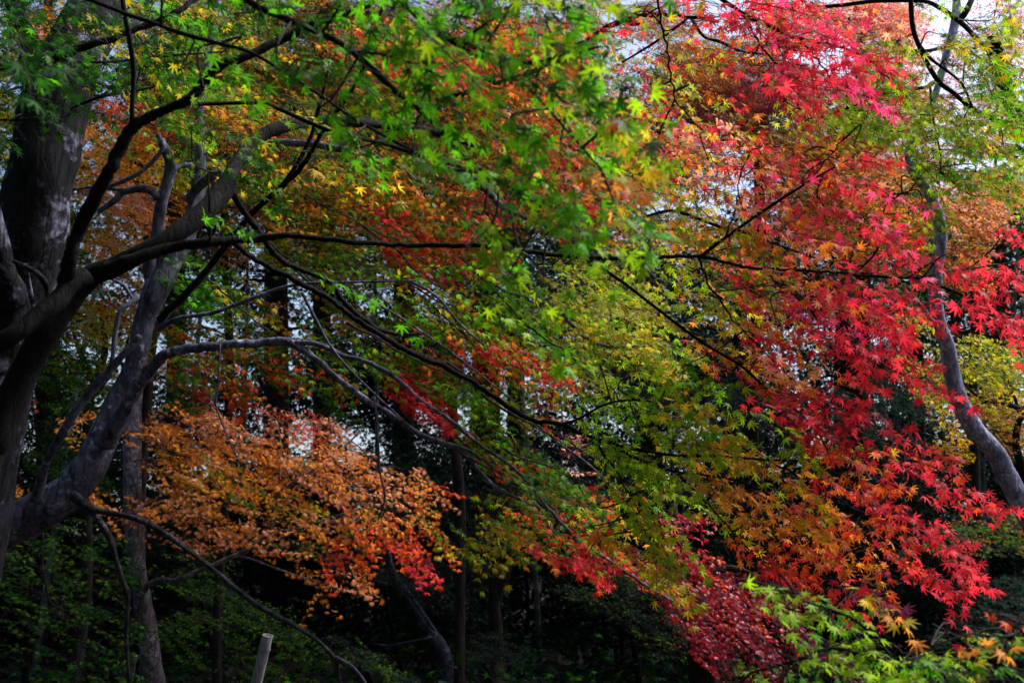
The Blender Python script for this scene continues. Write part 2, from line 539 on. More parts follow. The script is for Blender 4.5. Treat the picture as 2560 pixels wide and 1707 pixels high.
t.limb([(0, 300, 4.4, 3), (60, 300, 4.4, 4), (120, 290, 4.4, 3)])
NLEAF += t.crown([
    (60, 90, 120, 70, 20, .5, 'GGg', 3.6), (140, 30, 120, 50, 10, .5, 'GGn', 4.2), (240, 90, 120, 60, 20, .55, 'GGny', 4.0),
    (70, 190, 90, 50, 25, .45, 'GG', 3.8), (330, 150, 130, 90, 20, .5, 'GgGy', 4.3), (420, 90, 130, 70, 20, .5, 'Gg', 4.4),
    (160, 250, 90, 30, 20, .25, 'GG', 4.2), (170, 170, 90, 40, 20, .35, 'G', 4.0), (30, 330, 50, 50, 20, .35, 'GG', 4.2),
    (400, 230, 120, 70, 20, .5, 'GgnG', 4.8), (280, 290, 80, 40, 20, .3, 'Gg', 5.0), (150, 300, 60, 30, 20, .22, 'G', 4.2),
    (440, 20, 160, 50, 20, .7, 'Ggy', 4.7), (60, 0, 140, 40, 0, .7, 'GG', 4.4),
])
# unseen leaves that shade what is below are added further down
old_tree = t

# --- the tree of black limbs, its long limb reaches right across the view
t = Tree('maple_tree', foot(-60, 1250, 3.5, -.05, -.1), 'maple with black limbs that reach from the left edge across to bright red leaves', bark=M_BARK_DARK)
t.limb([(-60, 1250, 3.5, 40), (0, 1080, 3.55, 38), (60, 930, 3.6, 36), (110, 840, 3.6, 34), (150, 780, 3.65, 33), (215, 700, 3.7, 29), (290, 665, 3.7, 26), (350, 635, 3.7, 23), (430, 590, 3.75, 23), (505, 535, 3.85, 25), (550, 485, 3.95, 27), (572, 455, 4.0, 24)],
       'trunk', 20, True, 9, .03)
t.limb([(560, 470, 4.0, 20), (595, 405, 4.2, 17), (640, 350, 4.4, 17), (700, 318, 4.5, 16), (780, 303, 4.7, 15), (870, 305, 4.8, 13), (960, 312, 5.0, 11), (1080, 330, 5.2, 9), (1200, 370, 5.4, 5)], sides=14)
t.limb([(-60, 890, 3.4, 24), (20, 845, 3.4, 24), (90, 795, 3.45, 24), (140, 755, 3.5, 24), (175, 715, 3.55, 24), (220, 690, 3.6, 22)], sides=14)
t.limb([(260, 675, 3.65, 18), (330, 650, 3.65, 16), (420, 622, 3.7, 14), (500, 608, 3.7, 12.5), (580, 600, 3.75, 11.5), (640, 596, 3.8, 10.5), (720, 590, 3.8, 7.5), (830, 600, 3.8, 6.8), (980, 612, 3.85, 6.6), (1100, 613, 3.9, 6.5), (1220, 617, 3.9, 6.2), (1330, 632, 4.0, 5.8), (1480, 645, 4.0, 5), (1620, 645, 4.0, 4.5), (1745, 641, 4.05, 4.8), (1810, 655, 4.05, 4), (1900, 672, 4.1, 3.8), (2050, 678, 4.1, 3.4), (2160, 688, 4.1, 3.4), (2290, 692, 4.1, 3), (2420, 672, 4.2, 2.4), (2600, 648, 4.3, 2.5)],
       sides=12, wig=.002)
t.limb([(2285, 692, 4.1, 4), (2350, 715, 4.1, 4), (2420, 745, 4.1, 3.6), (2500, 785, 4.1, 3), (2600, 820, 4.1, 2.4)])
t.limb([(165, 705, 3.55, 22), (175, 650, 3.5, 17), (190, 590, 3.5, 17), (230, 510, 3.45, 17), (272, 427, 3.4, 16), (300, 370, 3.4, 15), (335, 315, 3.4, 15), (380, 290, 3.4, 12), (430, 268, 3.4, 12), (480, 243, 3.4, 12), (520, 195, 3.4, 11), (560, 160, 3.4, 11), (640, 130, 3.45, 11), (720, 92, 3.5, 11), (800, 55, 3.5, 11), (860, 38, 3.55, 10), (930, 5, 3.6, 9), (1020, -60, 3.7, 6)],
       sides=12, wig=.002)
t.limb([(333, 318, 3.4, 10), (330, 275, 3.38, 6.6), (334, 180, 3.35, 6.4), (322, 90, 3.3, 6.2), (305, -10, 3.3, 6), (290, -120, 3.3, 5)], sides=10)
t.limb([(465, 258, 3.42, 7), (520, 260, 3.5, 5), (640, 258, 3.5, 5), (695, 272, 3.5, 5.5), (776, 308, 3.5, 5.5), (858, 338, 3.5, 5), (960, 360, 3.6, 5), (1070, 395, 3.6, 5), (1160, 420, 3.6, 3)])
t.limb([(580, 604, 3.78, 8), (640, 650, 3.9, 7), (749, 708, 3.95, 7), (817, 743, 4.0, 6.6), (885, 795, 4.0, 6.6), (975, 852, 4.1, 6.6), (1048, 892, 4.1, 6.8), (1116, 919, 4.15, 6.8), (1198, 966, 4.2, 6.4), (1280, 1023, 4.2, 6), (1334, 1050, 4.2, 6), (1402, 1061, 4.2, 5.4), (1484, 1096, 4.2, 4.4), (1580, 1140, 4.2, 3.6), (1688, 1178, 4.2, 3), (1825, 1197, 4.2, 2.6), (1920, 1235, 4.2, 2.6), (2010, 1290, 4.2, 2)],
       sides=12, wig=.002)
t.limb([(1484, 1094, 4.2, 5), (1540, 1112, 4.2, 4.4), (1607, 1126, 4.1, 4), (1688, 1138, 4.1, 3.6), (1797, 1140, 4.1, 3.4), (1920, 1149, 4.1, 3), (2060, 1150, 4.1, 2.4), (2240, 1138, 4.1, 1.6)])
t.limb([(1402, 1061, 4.2, 4.4), (1450, 1045, 4.2, 3), (1510, 1012, 4.2, 3), (1580, 1000, 4.2, 2.6), (1680, 1010, 4.2, 1.6)])
t.limb([(1465, 648, 4.0, 5), (1552, 702, 4.0, 4), (1634, 765, 4.0, 4), (1753, 854, 4.0, 4), (1852, 914, 4.0, 3.6), (1920, 975, 4.0, 3.2), (2029, 1061, 4.0, 2.4), (2080, 1150, 4.0, 1.6)])
t.limb([(1753, 641, 4.05, 5), (1811, 596, 4.0, 4), (1920, 520, 3.95, 4), (2030, 450, 3.9, 3), (2120, 400, 3.9, 2)])
t.limb([(1617, 540, 4.3, 3), (1688, 528, 4.3, 4), (1797, 566, 4.3, 4), (1865, 582, 4.3, 4), (1960, 618, 4.3, 3), (2080, 660, 4.3, 2)])
t.limb([(2138, 684, 4.1, 3), (2190, 630, 4.1, 2.6), (2205, 570, 4.1, 1.6)])
t.limb([(2135, 684, 4.1, 3), (2170, 740, 4.1, 2.6), (2220, 800, 4.1, 1.6)])
t.limb([(575, 470, 4.0, 12), (600, 515, 4.05, 8), (640, 569, 4.1, 8), (675, 620, 4.2, 8), (708, 653, 4.3, 7), (803, 694, 4.4, 5), (835, 718, 4.4, 5.5), (858, 754, 4.5, 6.5), (926, 811, 4.5, 6.5), (994, 835, 4.6, 5.5), (1060, 832, 4.7, 4)], wig=.002)
t.limb([(395, 800, 4.3, 9), (460, 740, 4.3, 9), (530, 660, 4.3, 8), (575, 600, 4.2, 8), (640, 525, 4.2, 7), (746, 427, 4.1, 6.5), (800, 340, 4.0, 5.5), (870, 240, 4.0, 5), (930, 130, 3.9, 4), (960, 0, 3.9, 3)], wig=.002)
t.limb([(620, 540, 4.2, 6), (700, 470, 4.2, 6), (770, 360, 4.2, 5), (800, 260, 4.2, 5), (820, 180, 4.2, 3)])
t.limb([(525, 590, 3.75, 5), (524, 500, 3.75, 3), (520, 430, 3.8, 2)])
# nearer, out-of-focus branches under the green leaves at the top
t.limb([(200, -10, 2.9, 6), (313, 35, 2.9, 5.5), (381, 57, 2.9, 5.5), (463, 87, 2.9, 5.5), (545, 109, 2.9, 5), (626, 131, 2.9, 4.4), (716, 185, 2.9, 4.4), (803, 240, 2.85, 4.2), (885, 297, 2.8, 4), (994, 357, 2.8, 4), (1100, 410, 2.8, 3)])
t.limb([(560, -40, 2.6, 9), (640, 14, 2.6, 8.5), (763, 68, 2.6, 8.5), (852, 109, 2.6, 8), (926, 169, 2.55, 8), (985, 225, 2.55, 8), (1048, 275, 2.5, 7), (1103, 327, 2.5, 7), (1157, 387, 2.5, 6), (1220, 440, 2.5, 5), (1320, 490, 2.5, 4), (1430, 540, 2.5, 3)], sides=10)
t.limb([(960, -40, 2.4, 7), (1020, 20, 2.4, 7), (1103, 87, 2.4, 6.5), (1185, 136, 2.4, 5.5), (1266, 158, 2.4, 5), (1380, 150, 2.35, 5), (1450, 120, 2.35, 3)])
t.limb([(895, 130, 2.55, 4), (980, 142, 2.5, 3.6), (1060, 172, 2.5, 3), (1140, 215, 2.5, 2)])
t.limb([(1110, 90, 2.4, 4), (1180, 115, 2.4, 4), (1240, 150, 2.4, 3.6), (1330, 230, 2.4, 3.4), (1420, 330, 2.4, 3), (1500, 420, 2.4, 2)])
t.limb([(1020, -60, 3.7, 6), (1300, -170, 3.8, 6), (1600, -130, 3.9, 6), (1750, -40, 4.0, 5.5), (1850, 30, 4.0, 5), (1920, 65, 4.0, 4.5), (2000, 97, 4.0, 4), (2080, 112, 4.0, 3.4), (2170, 150, 4.0, 2.6), (2230, 210, 4.0, 1.6)], wig=.004)
t.limb([(1850, 30, 4.0, 3), (1900, 110, 4.0, 2.6), (1950, 170, 4.0, 2.2), (1990, 250, 4.0, 1.4)], wig=.003)
t.limb([(2000, 97, 4.0, 2.6), (2060, 170, 4.0, 2), (2100, 230, 4.0, 1.3)], wig=.003)
t.limb([(1600, -130, 3.9, 3.6), (1640, 0, 4.1, 3), (1668, 130, 4.3, 2.6), (1690, 250, 4.4, 2.2), (1760, 330, 4.5, 1.5)], wig=.004)
t.limb([(1690, 250, 4.4, 2), (1650, 330, 4.5, 1.8), (1620, 430, 4.6, 1.4)], wig=.003)
t.limb([(1811, 596, 4.0, 3), (1840, 520, 4.1, 2.2), (1850, 440, 4.2, 1.6), (1880, 380, 4.3, 1.2)], wig=.003)
t.limb([(2030, 450, 3.9, 2.4), (2090, 370, 4.0, 1.8), (2120, 330, 4.0, 1.2)], wig=.003)
t.limb([(1900, 672, 4.1, 3), (1990, 740, 4.1, 2.6), (2080, 830, 4.1, 2.2), (2180, 900, 4.0, 1.8), (2300, 950, 3.9, 1.2)], wig=.004)
t.limb([(1745, 641, 4.05, 3), (1790, 740, 4.2, 2.6), (1870, 840, 4.3, 2), (1960, 930, 4.2, 1.5), (2040, 1020, 4.1, 1.2)], wig=.004)
t.limb([(1920, 1149, 4.1, 2.6), (2030, 1210, 4.1, 2.4), (2150, 1280, 4.1, 2), (2260, 1340, 4.0, 1.6), (2380, 1420, 3.9, 1.2)], wig=.003)
t.limb([(2100, 1150, 4.1, 2), (2230, 1210, 4.0, 1.8), (2340, 1290, 3.9, 1.5), (2430, 1380, 3.9, 1.1)], wig=.003)
t.limb([(2200, 1142, 4.1, 2), (2310, 1160, 3.9, 1.6), (2420, 1200, 3.8, 1.1)], wig=.003)
t.limb([(1688, 1178, 4.2, 3), (1760, 1250, 4.2, 2.4), (1840, 1340, 4.2, 1.8), (1930, 1430, 4.2, 1.3)], wig=.003)
t.limb([(1484, 1096, 4.2, 3), (1540, 1180, 4.3, 2.4), (1600, 1280, 4.4, 2), (1650, 1380, 4.4, 1.4)], wig=.003)
black_limbs = t
n_a = t.crown([
    (760, 60, 190, 70, 15, .6, 'gggG', 2.75), (960, 60, 180, 80, 12, .85, 'gggG', 2.5), (1150, 40, 180, 70, 10, .9, 'gglg', 2.4),
    (1330, 60, 190, 80, 10, .95, 'gglG', 2.3), (1450, 90, 120, 90, 40, .95, 'glGb', 2.2),
    (830, 190, 160, 60, 25, .6, 'ggG', 2.6), (1000, 200, 170, 80, 30, .7, 'ggg', 2.5), (1200, 190, 180, 80, 25, .75, 'ggGl', 2.4),
    (1400, 230, 160, 80, 20, .9, 'gglG', 2.3), (1530, 260, 100, 60, 20, .7, 'lgyl', 2.25),
    (900, 300, 120, 60, 30, .55, 'ggG', 2.6), (1080, 330, 140, 70, 35, .65, 'gggl', 2.5), (1260, 330, 170, 80, 30, .8, 'gglg', 2.4),
    (1430, 350, 150, 70, 20, .85, 'glgl', 2.35), (1480, 290, 80, 45, 10, .8, 'OYl', 2.3), (1560, 330, 80, 50, 30, .55, 'lyl', 2.3),
    (870, 400, 60, 35, 20, .35, 'gg', 2.6), (1130, 440, 120, 50, 30, .5, 'gg', 2.5), (1330, 460, 150, 70, 30, .8, 'gggl', 2.4),
    (1490, 400, 110, 50, 30, .5, 'Oyl', 2.35), (1420, 540, 170, 70, 20, .9, 'gglg', 2.4), (1560, 520, 90, 60, 30, .6, 'lgl', 2.4),
    (1330, 600, 90, 40, 20, .5, 'ggl', 2.35), (1530, 590, 80, 30, 10, .35, 'lgy', 2.4), (1230, 560, 80, 60, 50, .4, 'gg', 2.6),
    (1200, 640, 60, 60, 60, .35, 'gl', 2.5), (1300, 720, 80, 80, 70, .45, 'lgg', 2.6), (1380, 770, 50, 40, 60, .35, 'lg', 2.7),
    (640, 170, 120, 60, 20, .35, 'gg', 2.9), (510, 190, 70, 40, 20, .3, 'g', 3.0), (545, 230, 40, 30, 20, .3, 'gl', 2.9),
    (30, 70, 50, 50, 40, .7, 'Gg', 2.4), (55, 110, 50, 30, 40, .5, 'GG', 2.4),
    (910, 700, 80, 45, 30, .55, 'gg', 3.4), (590, 400, 90, 45, 20, .6, 'nnGn', 3.7), (640, 350, 70, 40, 20, .4, 'nyn', 3.9), (560, 340, 90, 40, 20, .5, 'nnG', 3.7), (700, 260, 110, 40, 20, .4, 'nyn', 3.9), (840, 430, 120, 40, 20, .35, 'nyY', 3.9), (950, 420, 90, 50, 20, .35, 'Yyn', 3.8), (540, 560, 40, 30, 30, .4, 'g', 3.5),
    (1100, -60, 300, 70, 10, .6, 'gG', 2.4), (700, -60, 300, 60, 10, .5, 'gG', 2.8), (1500, -50, 200, 60, 10, .5, 'gl', 2.4),
], label='blurred bright green leaves hanging near at the top', size=.064, horiz=.28, dens=.56)
n_b = t.crown([
    # scarlet mass at the top right and its orange edges
    (1980, 60, 150, 60, 10, 1.2, 'rrcr', 4.0), (2060, 130, 160, 60, 12, 1.45, 'rrcr', 4.0), (1960, 170, 120, 60, 20, 1.1, 'rrrc', 4.0),
    (2080, 200, 120, 45, 15, 1.3, 'rrcc', 4.0), (2140, 60, 80, 50, 10, .6, 'sro', 4.3), (1830, 70, 130, 50, 10, .8, 'rryo', 4.2), (1690, 35, 120, 40, 0, .55, 'royl', 4.3),
    (1760, 15, 150, 30, 0, .6, 'ryr', 4.2), (1980, 220, 30, 30, 60, .8, 'r', 4.0), (2200, 170, 60, 35, 40, .6, 'rr', 4.1), (1970, 260, 20, 20, 60, .7, 'r', 4.0),
    (1630, 90, 110, 50, 10, .4, 'leyr', 4.6), (1700, 130, 110, 60, 10, .4, 'ey', 4.8), (1730, 210, 80, 40, 30, .35, 'e', 4.8), (1760, 270, 110, 40, 20, .5, 'eye', 4.8),
    (1650, 220, 50, 50, 60, .5, 'rr', 4.4), (1660, 260, 40, 30, 60, .5, 'rr', 4.4), (1840, 300, 130, 50, 20, .5, 'yoyr', 4.6),
    # middle right: red on orange and olive
    (2010, 360, 120, 45, -10, .6, 'rsy', 4.2), (2110, 400, 110, 50, 15, .9, 'rrso', 4.1), (2190, 370, 60, 40, 10, .8, 'rf', 4.0), (2010, 440, 140, 60, 15, 1.0, 'crso', 4.2),
    (2130, 480, 140, 60, 20, 1.0, 'rrcs', 4.1), (1900, 420, 140, 60, 15, .6, 'oyrs', 4.5), (1780, 400, 130, 60, 15, .5, 'ryos', 4.7),
    (2010, 550, 160, 60, 15, 1.05, 'rcso', 4.2), (2180, 560, 90, 60, 20, .9, 'rrc', 4.0), (1870, 540, 150, 60, 15, .9, 'yoOr', 4.5),
    (1700, 470, 130, 60, 15, .8, 'lyOl', 4.7), (1600, 480, 90, 50, 15, .7, 'lyO', 4.7), (1760, 560, 120, 50, 15, .7, 'yloy', 4.7),
    (2390, 560, 40, 30, 10, .5, 'rr', 3.9), (2220, 620, 90, 50, 15, .9, 'rrc', 4.0), (2410, 640, 40, 30, 20, .6, 'rr', 3.9), (2345, 600, 30, 16, 10, .5, 'r', 3.9), (2540, 610, 50, 40, 30, 1.0, 'rr', 4.0),
    (2060, 640, 150, 55, 10, 1.1, 'rcos', 4.2), (1920, 640, 140, 60, 10, .9, 'Oyrl', 4.5), (2400, 700, 70, 45, 20, .8, 'rr', 3.9), (2500, 710, 80, 50, 20, .9, 'rr', 4.0),
    (2150, 720, 160, 60, 15, 1.25, 'rrcr', 4.0), (2000, 740, 150, 60, 15, 1.1, 'crso', 4.2), (2290, 770, 40, 40, 20, .9, 'rr', 4.0), (2340, 700, 36, 20, 20, .6, 'rr', 4.0), (2440, 780, 120, 50, 25, .95, 'rr', 3.9),
    (2530, 840, 50, 40, 30, .9, 'rr', 4.0), (2080, 820, 160, 60, 20, 1.3, 'rrcr', 4.0), (1930, 820, 120, 60, 20, .9, 'osyr', 4.3), (2190, 870, 90, 50, 20, .9, 'rr', 3.9),
    (2250, 830, 60, 30, 40, .7, 'rr', 3.9), (2280, 935, 85, 28, 12, .95, 'rR', 3.8), (2350, 950, 40, 25, 20, .8, 'r', 3.8), (2030, 910, 150, 55, 20, 1.1, 'rros', 4.1),
    (2200, 960, 45, 40, 60, .8, 'rr', 3.9), (1990, 1000, 120, 50, 30, 1.15, 'rRrf', 4.0), (2070, 1040, 100, 50, 30, 1.1, 'RrR', 4.0), (1900, 950, 80, 60, 30, .6, 'yor', 4.3),
    (2130, 1000, 50, 35, 30, .9, 'rR', 4.0), (1990, 1080, 90, 30, 15, .8, 'Rrl', 4.2),
    # tips towards the lower right
    (2290, 1110, 70, 30, 25, 1.0, 'frr', 3.8), (2330, 1150, 80, 35, 20, 1.1, 'rrf', 3.8), (2310, 1190, 70, 25, 25, .9, 'rr', 3.8), (2400, 1165, 50, 20, 30, .9, 'rf', 3.8),
    (2430, 1225, 60, 25, 20, .95, 'rr', 3.8), (2410, 1250, 30, 15, 10, .8, 'r', 3.8), (2200, 1140, 80, 35, 10, .7, 'osr', 4.0), (2190, 1200, 90, 35, 20, .9, 'rofs', 4.1),
    (2100, 1120, 90, 30, 10, .7, 'loy', 4.2), (2150, 1260, 110, 40, 20, 1.0, 'oOrf', 4.1), (2260, 1290, 110, 30, 30, 1.05, 'rrf', 4.0), (2340, 1330, 110, 30, 32, 1.15, 'rrr', 3.9),
    (2420, 1390, 60, 28, 50, 1.2, 'rr', 3.9), (2230, 1350, 110, 32, 25, 1.0, 'rof', 4.0), (2310, 1410, 70, 30, 25, 1.05, 'rrc', 3.9), (2420, 1425, 35, 20, 20, .9, 'r', 3.9),
    (2360, 1470, 45, 25, 30, .95, 'rr', 3.9), (2390, 1500, 25, 20, 60, .9, 'r', 3.9), (2190, 1390, 60, 20, 15, .8, 'foY', 4.0),
    # olive, yellow and orange lower sprays
    (1700, 700, 140, 60, 20, .75, 'lyyl', 4.9), (1800, 760, 140, 60, 20, .8, 'yylO', 4.8), (1680, 830, 130, 50, 20, .6, 'yle', 5.0), (1830, 860, 120, 45, 20, .7, 'yOyr', 4.7),
    (1530, 690, 110, 50, 20, .5, 'yel', 5.0), (1620, 960, 130, 45, 20, .6, 'gll', 4.4), (1750, 990, 120, 50, 25, .6, 'lllg', 4.3), (1790, 930, 90, 40, 20, .6, 'lyg', 4.5),
    (1640, 1050, 120, 45, 25, .7, 'llyl', 4.4), (1790, 1070, 120, 50, 25, .85, 'lyYl', 4.3), (1440, 1000, 80, 35, 20, .4, 'lgl', 4.3), (1530, 1010, 90, 35, 20, .5, 'llg', 4.3), (1680, 1080, 100, 40, 25, .6, 'lll', 4.3), (1600, 1150, 100, 40, 30, .6, 'lgl', 4.4), (1660, 940, 90, 30, 20, .5, 'gll', 4.4), (1490, 1050, 70, 35, 30, .5, 'llg', 4.3),
    (1900, 1120, 110, 45, 10, .75, 'yloO', 4.3), (1820, 1150, 130, 30, 10, .8, 'lyY', 4.3), (1990, 1170, 110, 40, 15, .85, 'yOol', 4.2), (1560, 1140, 120, 45, 20, .8, 'llgl', 4.4),
    (1720, 1230, 120, 40, 30, .65, 'lyll', 4.4), (1870, 1240, 120, 45, 25, .9, 'oOyO', 4.2), (2010, 1250, 110, 45, 20, .9, 'ylOo', 4.2), (1980, 1320, 120, 40, 25, .95, 'Ooyr', 4.2),
    (2100, 1310, 90, 35, 25, .9, 'oOf', 4.2), (1870, 1320, 60, 40, 30, .7, 'OYo', 4.2), (1840, 1380, 40, 30, 40, .6, 'Oof', 4.2), (2050, 1370, 110, 35, 30, .95, 'oro', 4.1),
    (1600, 1200, 110, 35, 30, .8, 'llyg', 4.4), (1590, 1290, 120, 45, 30, .9, 'lylO', 4.5), (1540, 1340, 90, 40, 30, .8, 'lyO', 4.6), (1680, 1350, 90, 40, 35, .85, 'lOyl', 4.4),
    (1640, 1400, 80, 40, 35, .8, 'lyl', 4.4), (1700, 1440, 70, 40, 40, .75, 'yOo', 4.4), (1940, 1400, 60, 30, 25, .7, 'rfo', 4.2), (2030, 1430, 100, 28, 25, .95, 'rrf', 4.1),
    (1960, 1460, 70, 30, 20, .8, 'rfr', 4.2), (2100, 1470, 80, 28, 20, .9, 'rfO', 4.1), (1900, 1480, 50, 30, 20, .8, 'rf', 4.2),
    (1720, 1120, 90, 30, 10, .6, 'yYl', 4.3), (1540, 1370, 50, 25, 20, .7, 'frO', 4.3), (1510, 1400, 50, 25, 10, .8, 'rr', 4.4),
    # beyond the top of the frame
    (1900, -60, 400, 60, 5, .6, 'rryo', 4.3),
    # a blurred tuft hanging low at the right
    (2210, 1460, 60, 25, 10, .8, 'rpR', 3.0), (2190, 1500, 70, 30, 10, .4, 'Oyr', 2.9), (2230, 1540, 40, 30, 50, .3, 'Oyo', 2.9),
], label='scarlet, orange and olive leaves on the long limbs', size=.066, horiz=.34, dens=.55, boost=lambda x, y: 1.25 if (x < 1950 and y > 880) else (.85 if 1990 < x < 2250 and 280 < y < 1000 else 1.05),
    avoid=[(2276, 360), (2282, 427), (2315, 468), (2342, 522), (2353, 590), (2342, 672), (2339, 754), (2366, 860), (2384, 950), (2437, 1072), (2492, 1140), (2560, 1270)])
print('near leaves', n_a, n_b)

# --- grey trunk curving up beside it
t = Tree('maple_tree', foot(-120, 1400, 5.5, -.25, .2), 'smooth grey maple curving up from the left edge and forking behind the black limbs', bark=M_BARK_GREY)
t.limb([(-160, 1430, 5.5, 58), (-80, 1372, 5.5, 56), (0, 1327, 5.5, 53), (75, 1290, 5.5, 51), (150, 1245, 5.5, 48), (208, 1188, 5.5, 43), (252, 1110, 5.55, 39), (290, 1020, 5.6, 33), (328, 936, 5.6, 27), (345, 880, 5.6, 25), (362, 800, 5.65, 26), (388, 730, 5.65, 31), (420, 670, 5.7, 28), (455, 610, 5.75, 24), (480, 550, 5.8, 20), (493, 490, 5.9, 19), (498, 430, 5.95, 16), (501, 370, 6.0, 13), (500, 280, 6.1, 12), (515, 180, 6.2, 13), (540, 40, 6.4, 9), (560, -120, 6.6, 5)],
       'trunk', 24, True, 9, .03)
t.limb([(384, 725, 5.7, 22), (374, 670, 5.65, 16), (380, 630, 5.65, 14), (394, 575, 5.65, 14), (405, 500, 5.65, 14), (424, 440, 5.65, 14), (426, 410, 5.65, 14), (416, 378, 5.6, 12), (402, 355, 5.6, 9), (396, 335, 5.6, 5)], sides=16, rough=.04)
t.limb([(428, 425, 5.65, 9), (450, 415, 5.7, 7), (478, 412, 5.75, 6)])
t.limb([(402, 495, 5.65, 10), (378, 478, 5.6, 9), (352, 472, 5.6, 10), (305, 482, 5.6, 8), (290, 500, 5.6, 8), (245, 530, 5.6, 6)])
t.limb([(348, 472, 5.6, 5), (300, 475, 5.6, 5), (235, 468, 5.6, 4.4), (175, 476, 5.6, 3)])
t.limb([(268, 468, 5.5, 4), (310, 452, 5.5, 5.5), (350, 432, 5.5, 5), (385, 400, 5.5, 5), (412, 366, 5.5, 5)])
t.limb([(470, 500, 5.8, 14), (500, 465, 5.75, 11), (530, 440, 5.7, 12), (555, 428, 5.7, 9)], sides=12)
t.limb([(262, 1110, 5.45, 22), (290, 1060, 5.4, 19), (325, 1000, 5.35, 17), (355, 950, 5.3, 16), (383, 915, 5.3, 15), (408, 890, 5.25, 14), (440, 877, 5.25, 12), (510, 868, 5.25, 12), (590, 860, 5.25, 11), (650, 858, 5.3, 11), (716, 853, 5.3, 10), (752, 872, 5.3, 9), (790, 898, 5.3, 8.5), (844, 947, 5.3, 7.6), (912, 996, 5.3, 7.6), (980, 1039, 5.35, 7.4), (1048, 1085, 5.4, 7), (1103, 1105, 5.4, 6.6), (1160, 1130, 5.4, 6.4), (1198, 1178, 5.4, 5.6), (1239, 1216, 5.4, 5.2), (1300, 1248, 5.4, 4.4), (1360, 1278, 5.5, 5)],
       sides=14, wig=.002, rough=.04)
t.limb([(716, 855, 5.3, 8), (790, 860, 5.3, 6.5), (858, 888, 5.3, 6.5), (912, 903, 5.3, 6), (980, 938, 5.3, 6), (1048, 998, 5.35, 5.5), (1103, 1034, 5.4, 5), (1157, 1077, 5.4, 5), (1201, 1113, 5.4, 4.5), (1290, 1175, 5.4, 4), (1370, 1270, 5.3, 4.5), (1443, 1348, 5.3, 5), (1517, 1397, 5.3, 4.5), (1634, 1476, 5.3, 3), (1740, 1530, 5.3, 2)], wig=.002)
t.limb([(1110, 1106, 5.4, 4), (1180, 1130, 5.4, 4), (1250, 1180, 5.4, 4), (1330, 1240, 5.4, 4), (1400, 1310, 5.4, 3)], wig=.002)
t.limb([(1201, 1113, 5.4, 3), (1240, 1160, 5.4, 3), (1300, 1200, 5.4, 3), (1420, 1300, 5.4, 2)])
t.limb([(1334, 1056, 5.3, 3), (1400, 1110, 5.3, 3), (1470, 1160, 5.3, 3), (1560, 1240, 5.3, 2)])
t.limb([(90, 1250, 5.2, 15), (115, 1160, 5.1, 10), (160, 1075, 5.0, 11), (210, 1000, 5.0, 11), (270, 930, 5.0, 11), (310, 885, 5.0, 9), (350, 840, 5.0, 8)], sides=12)
t.limb([(275, 940, 5.0, 9), (283, 880, 5.0, 6), (290, 820, 5.0, 6), (300, 780, 5.0, 6), (335, 750, 5.05, 6), (345, 738, 5.1, 5)], sides=10)
t.limb([(330, 745, 5.1, 4), (310, 715, 5.1, 4), (275, 695, 5.1, 3)])
t.limb([(395, 812, 5.1, 11), (430, 770, 5.05, 8), (500, 700, 5.0, 8), (540, 650, 5.0, 7), (570, 610, 5.0, 6)], sides=10)
t.limb([(395, 822, 5.1, 8), (450, 795, 5.0, 6), (540, 780, 5.0, 5), (640, 742, 5.0, 5), (740, 712, 5.0, 4), (900, 705, 5.0, 3), (1040, 702, 5.0, 2)])
t.limb([(185, 1240, 5.3, 14), (232, 1272, 5.2, 8.5), (290, 1284, 5.15, 7.5), (345, 1298, 5.1, 7), (400, 1325, 5.1, 7), (449, 1359, 5.0, 7), (531, 1422, 5.0, 6.5), (640, 1510, 5.0, 6.5), (722, 1555, 4.95, 6), (790, 1598, 4.9, 5.5), (832, 1640, 4.9, 5), (846, 1680, 4.9, 5), (852, 1730, 4.9, 4)], sides=12, bark=M_BARK_DARKGREY)
t.limb([(838, 1642, 4.9, 5), (885, 1669, 4.9, 4), (930, 1730, 4.9, 3)])
t.limb([(225, 1275, 5.2, 8), (250, 1305, 5.2, 8), (275, 1345, 5.2, 8), (290, 1400, 5.2, 6.5), (312, 1465, 5.2, 6), (320, 1490, 5.2, 6), (316, 1600, 5.2, 5), (326, 1740, 5.2, 4.4)], sides=10, bark=M_BARK_DARKGREY)
t.limb([(107, 1330, 5.1, 2.6), (105, 1400, 5.1, 2.6), (118, 1480, 5.1, 2.6), (132, 1510, 5.1, 2.2), (200, 1538, 5.1, 1.5)], bark=M_BARK_DARKGREY)
t.limb([(550, 860, 5.2, 2.4), (545, 960, 5.2, 2.2), (540, 1010, 5.2, 2.2), (560, 1070, 5.2, 2), (600, 1160, 5.2, 1.4)])
t.limb([(935, 980, 5.3, 2.6), (945, 1100, 5.3, 2.6), (950, 1180, 5.3, 2.6), (962, 1245, 5.3, 2.6), (945, 1300, 5.3, 1.6)])
t.limb([(755, 730, 5.2, 4), (790, 800, 5.2, 4), (830, 870, 5.2, 3), (900, 950, 5.2, 3), (1040, 1080, 5.3, 2)])
t.limb([(880, 730, 5.4, 3.4), (960, 770, 5.4, 3.4), (1040, 820, 5.4, 3), (1140, 890, 5.4, 2.4), (1280, 1000, 5.4, 2)])
t.limb([(1020, 700, 5.4, 3), (1090, 740, 5.4, 3), (1150, 810, 5.4, 3), (1230, 880, 5.4, 2)])
t.limb([(68, 1450, 5.1, 1), (70, 1452, 5.1, 1), (72, 1455, 5.1, 1)])
t.limb([(600, 372, 6.1, 10), (660, 360, 6.1, 9), (720, 357, 6.1, 9), (790, 362, 6.1, 9), (870, 378, 6.1, 8), (960, 395, 6.2, 5)], sides=10)
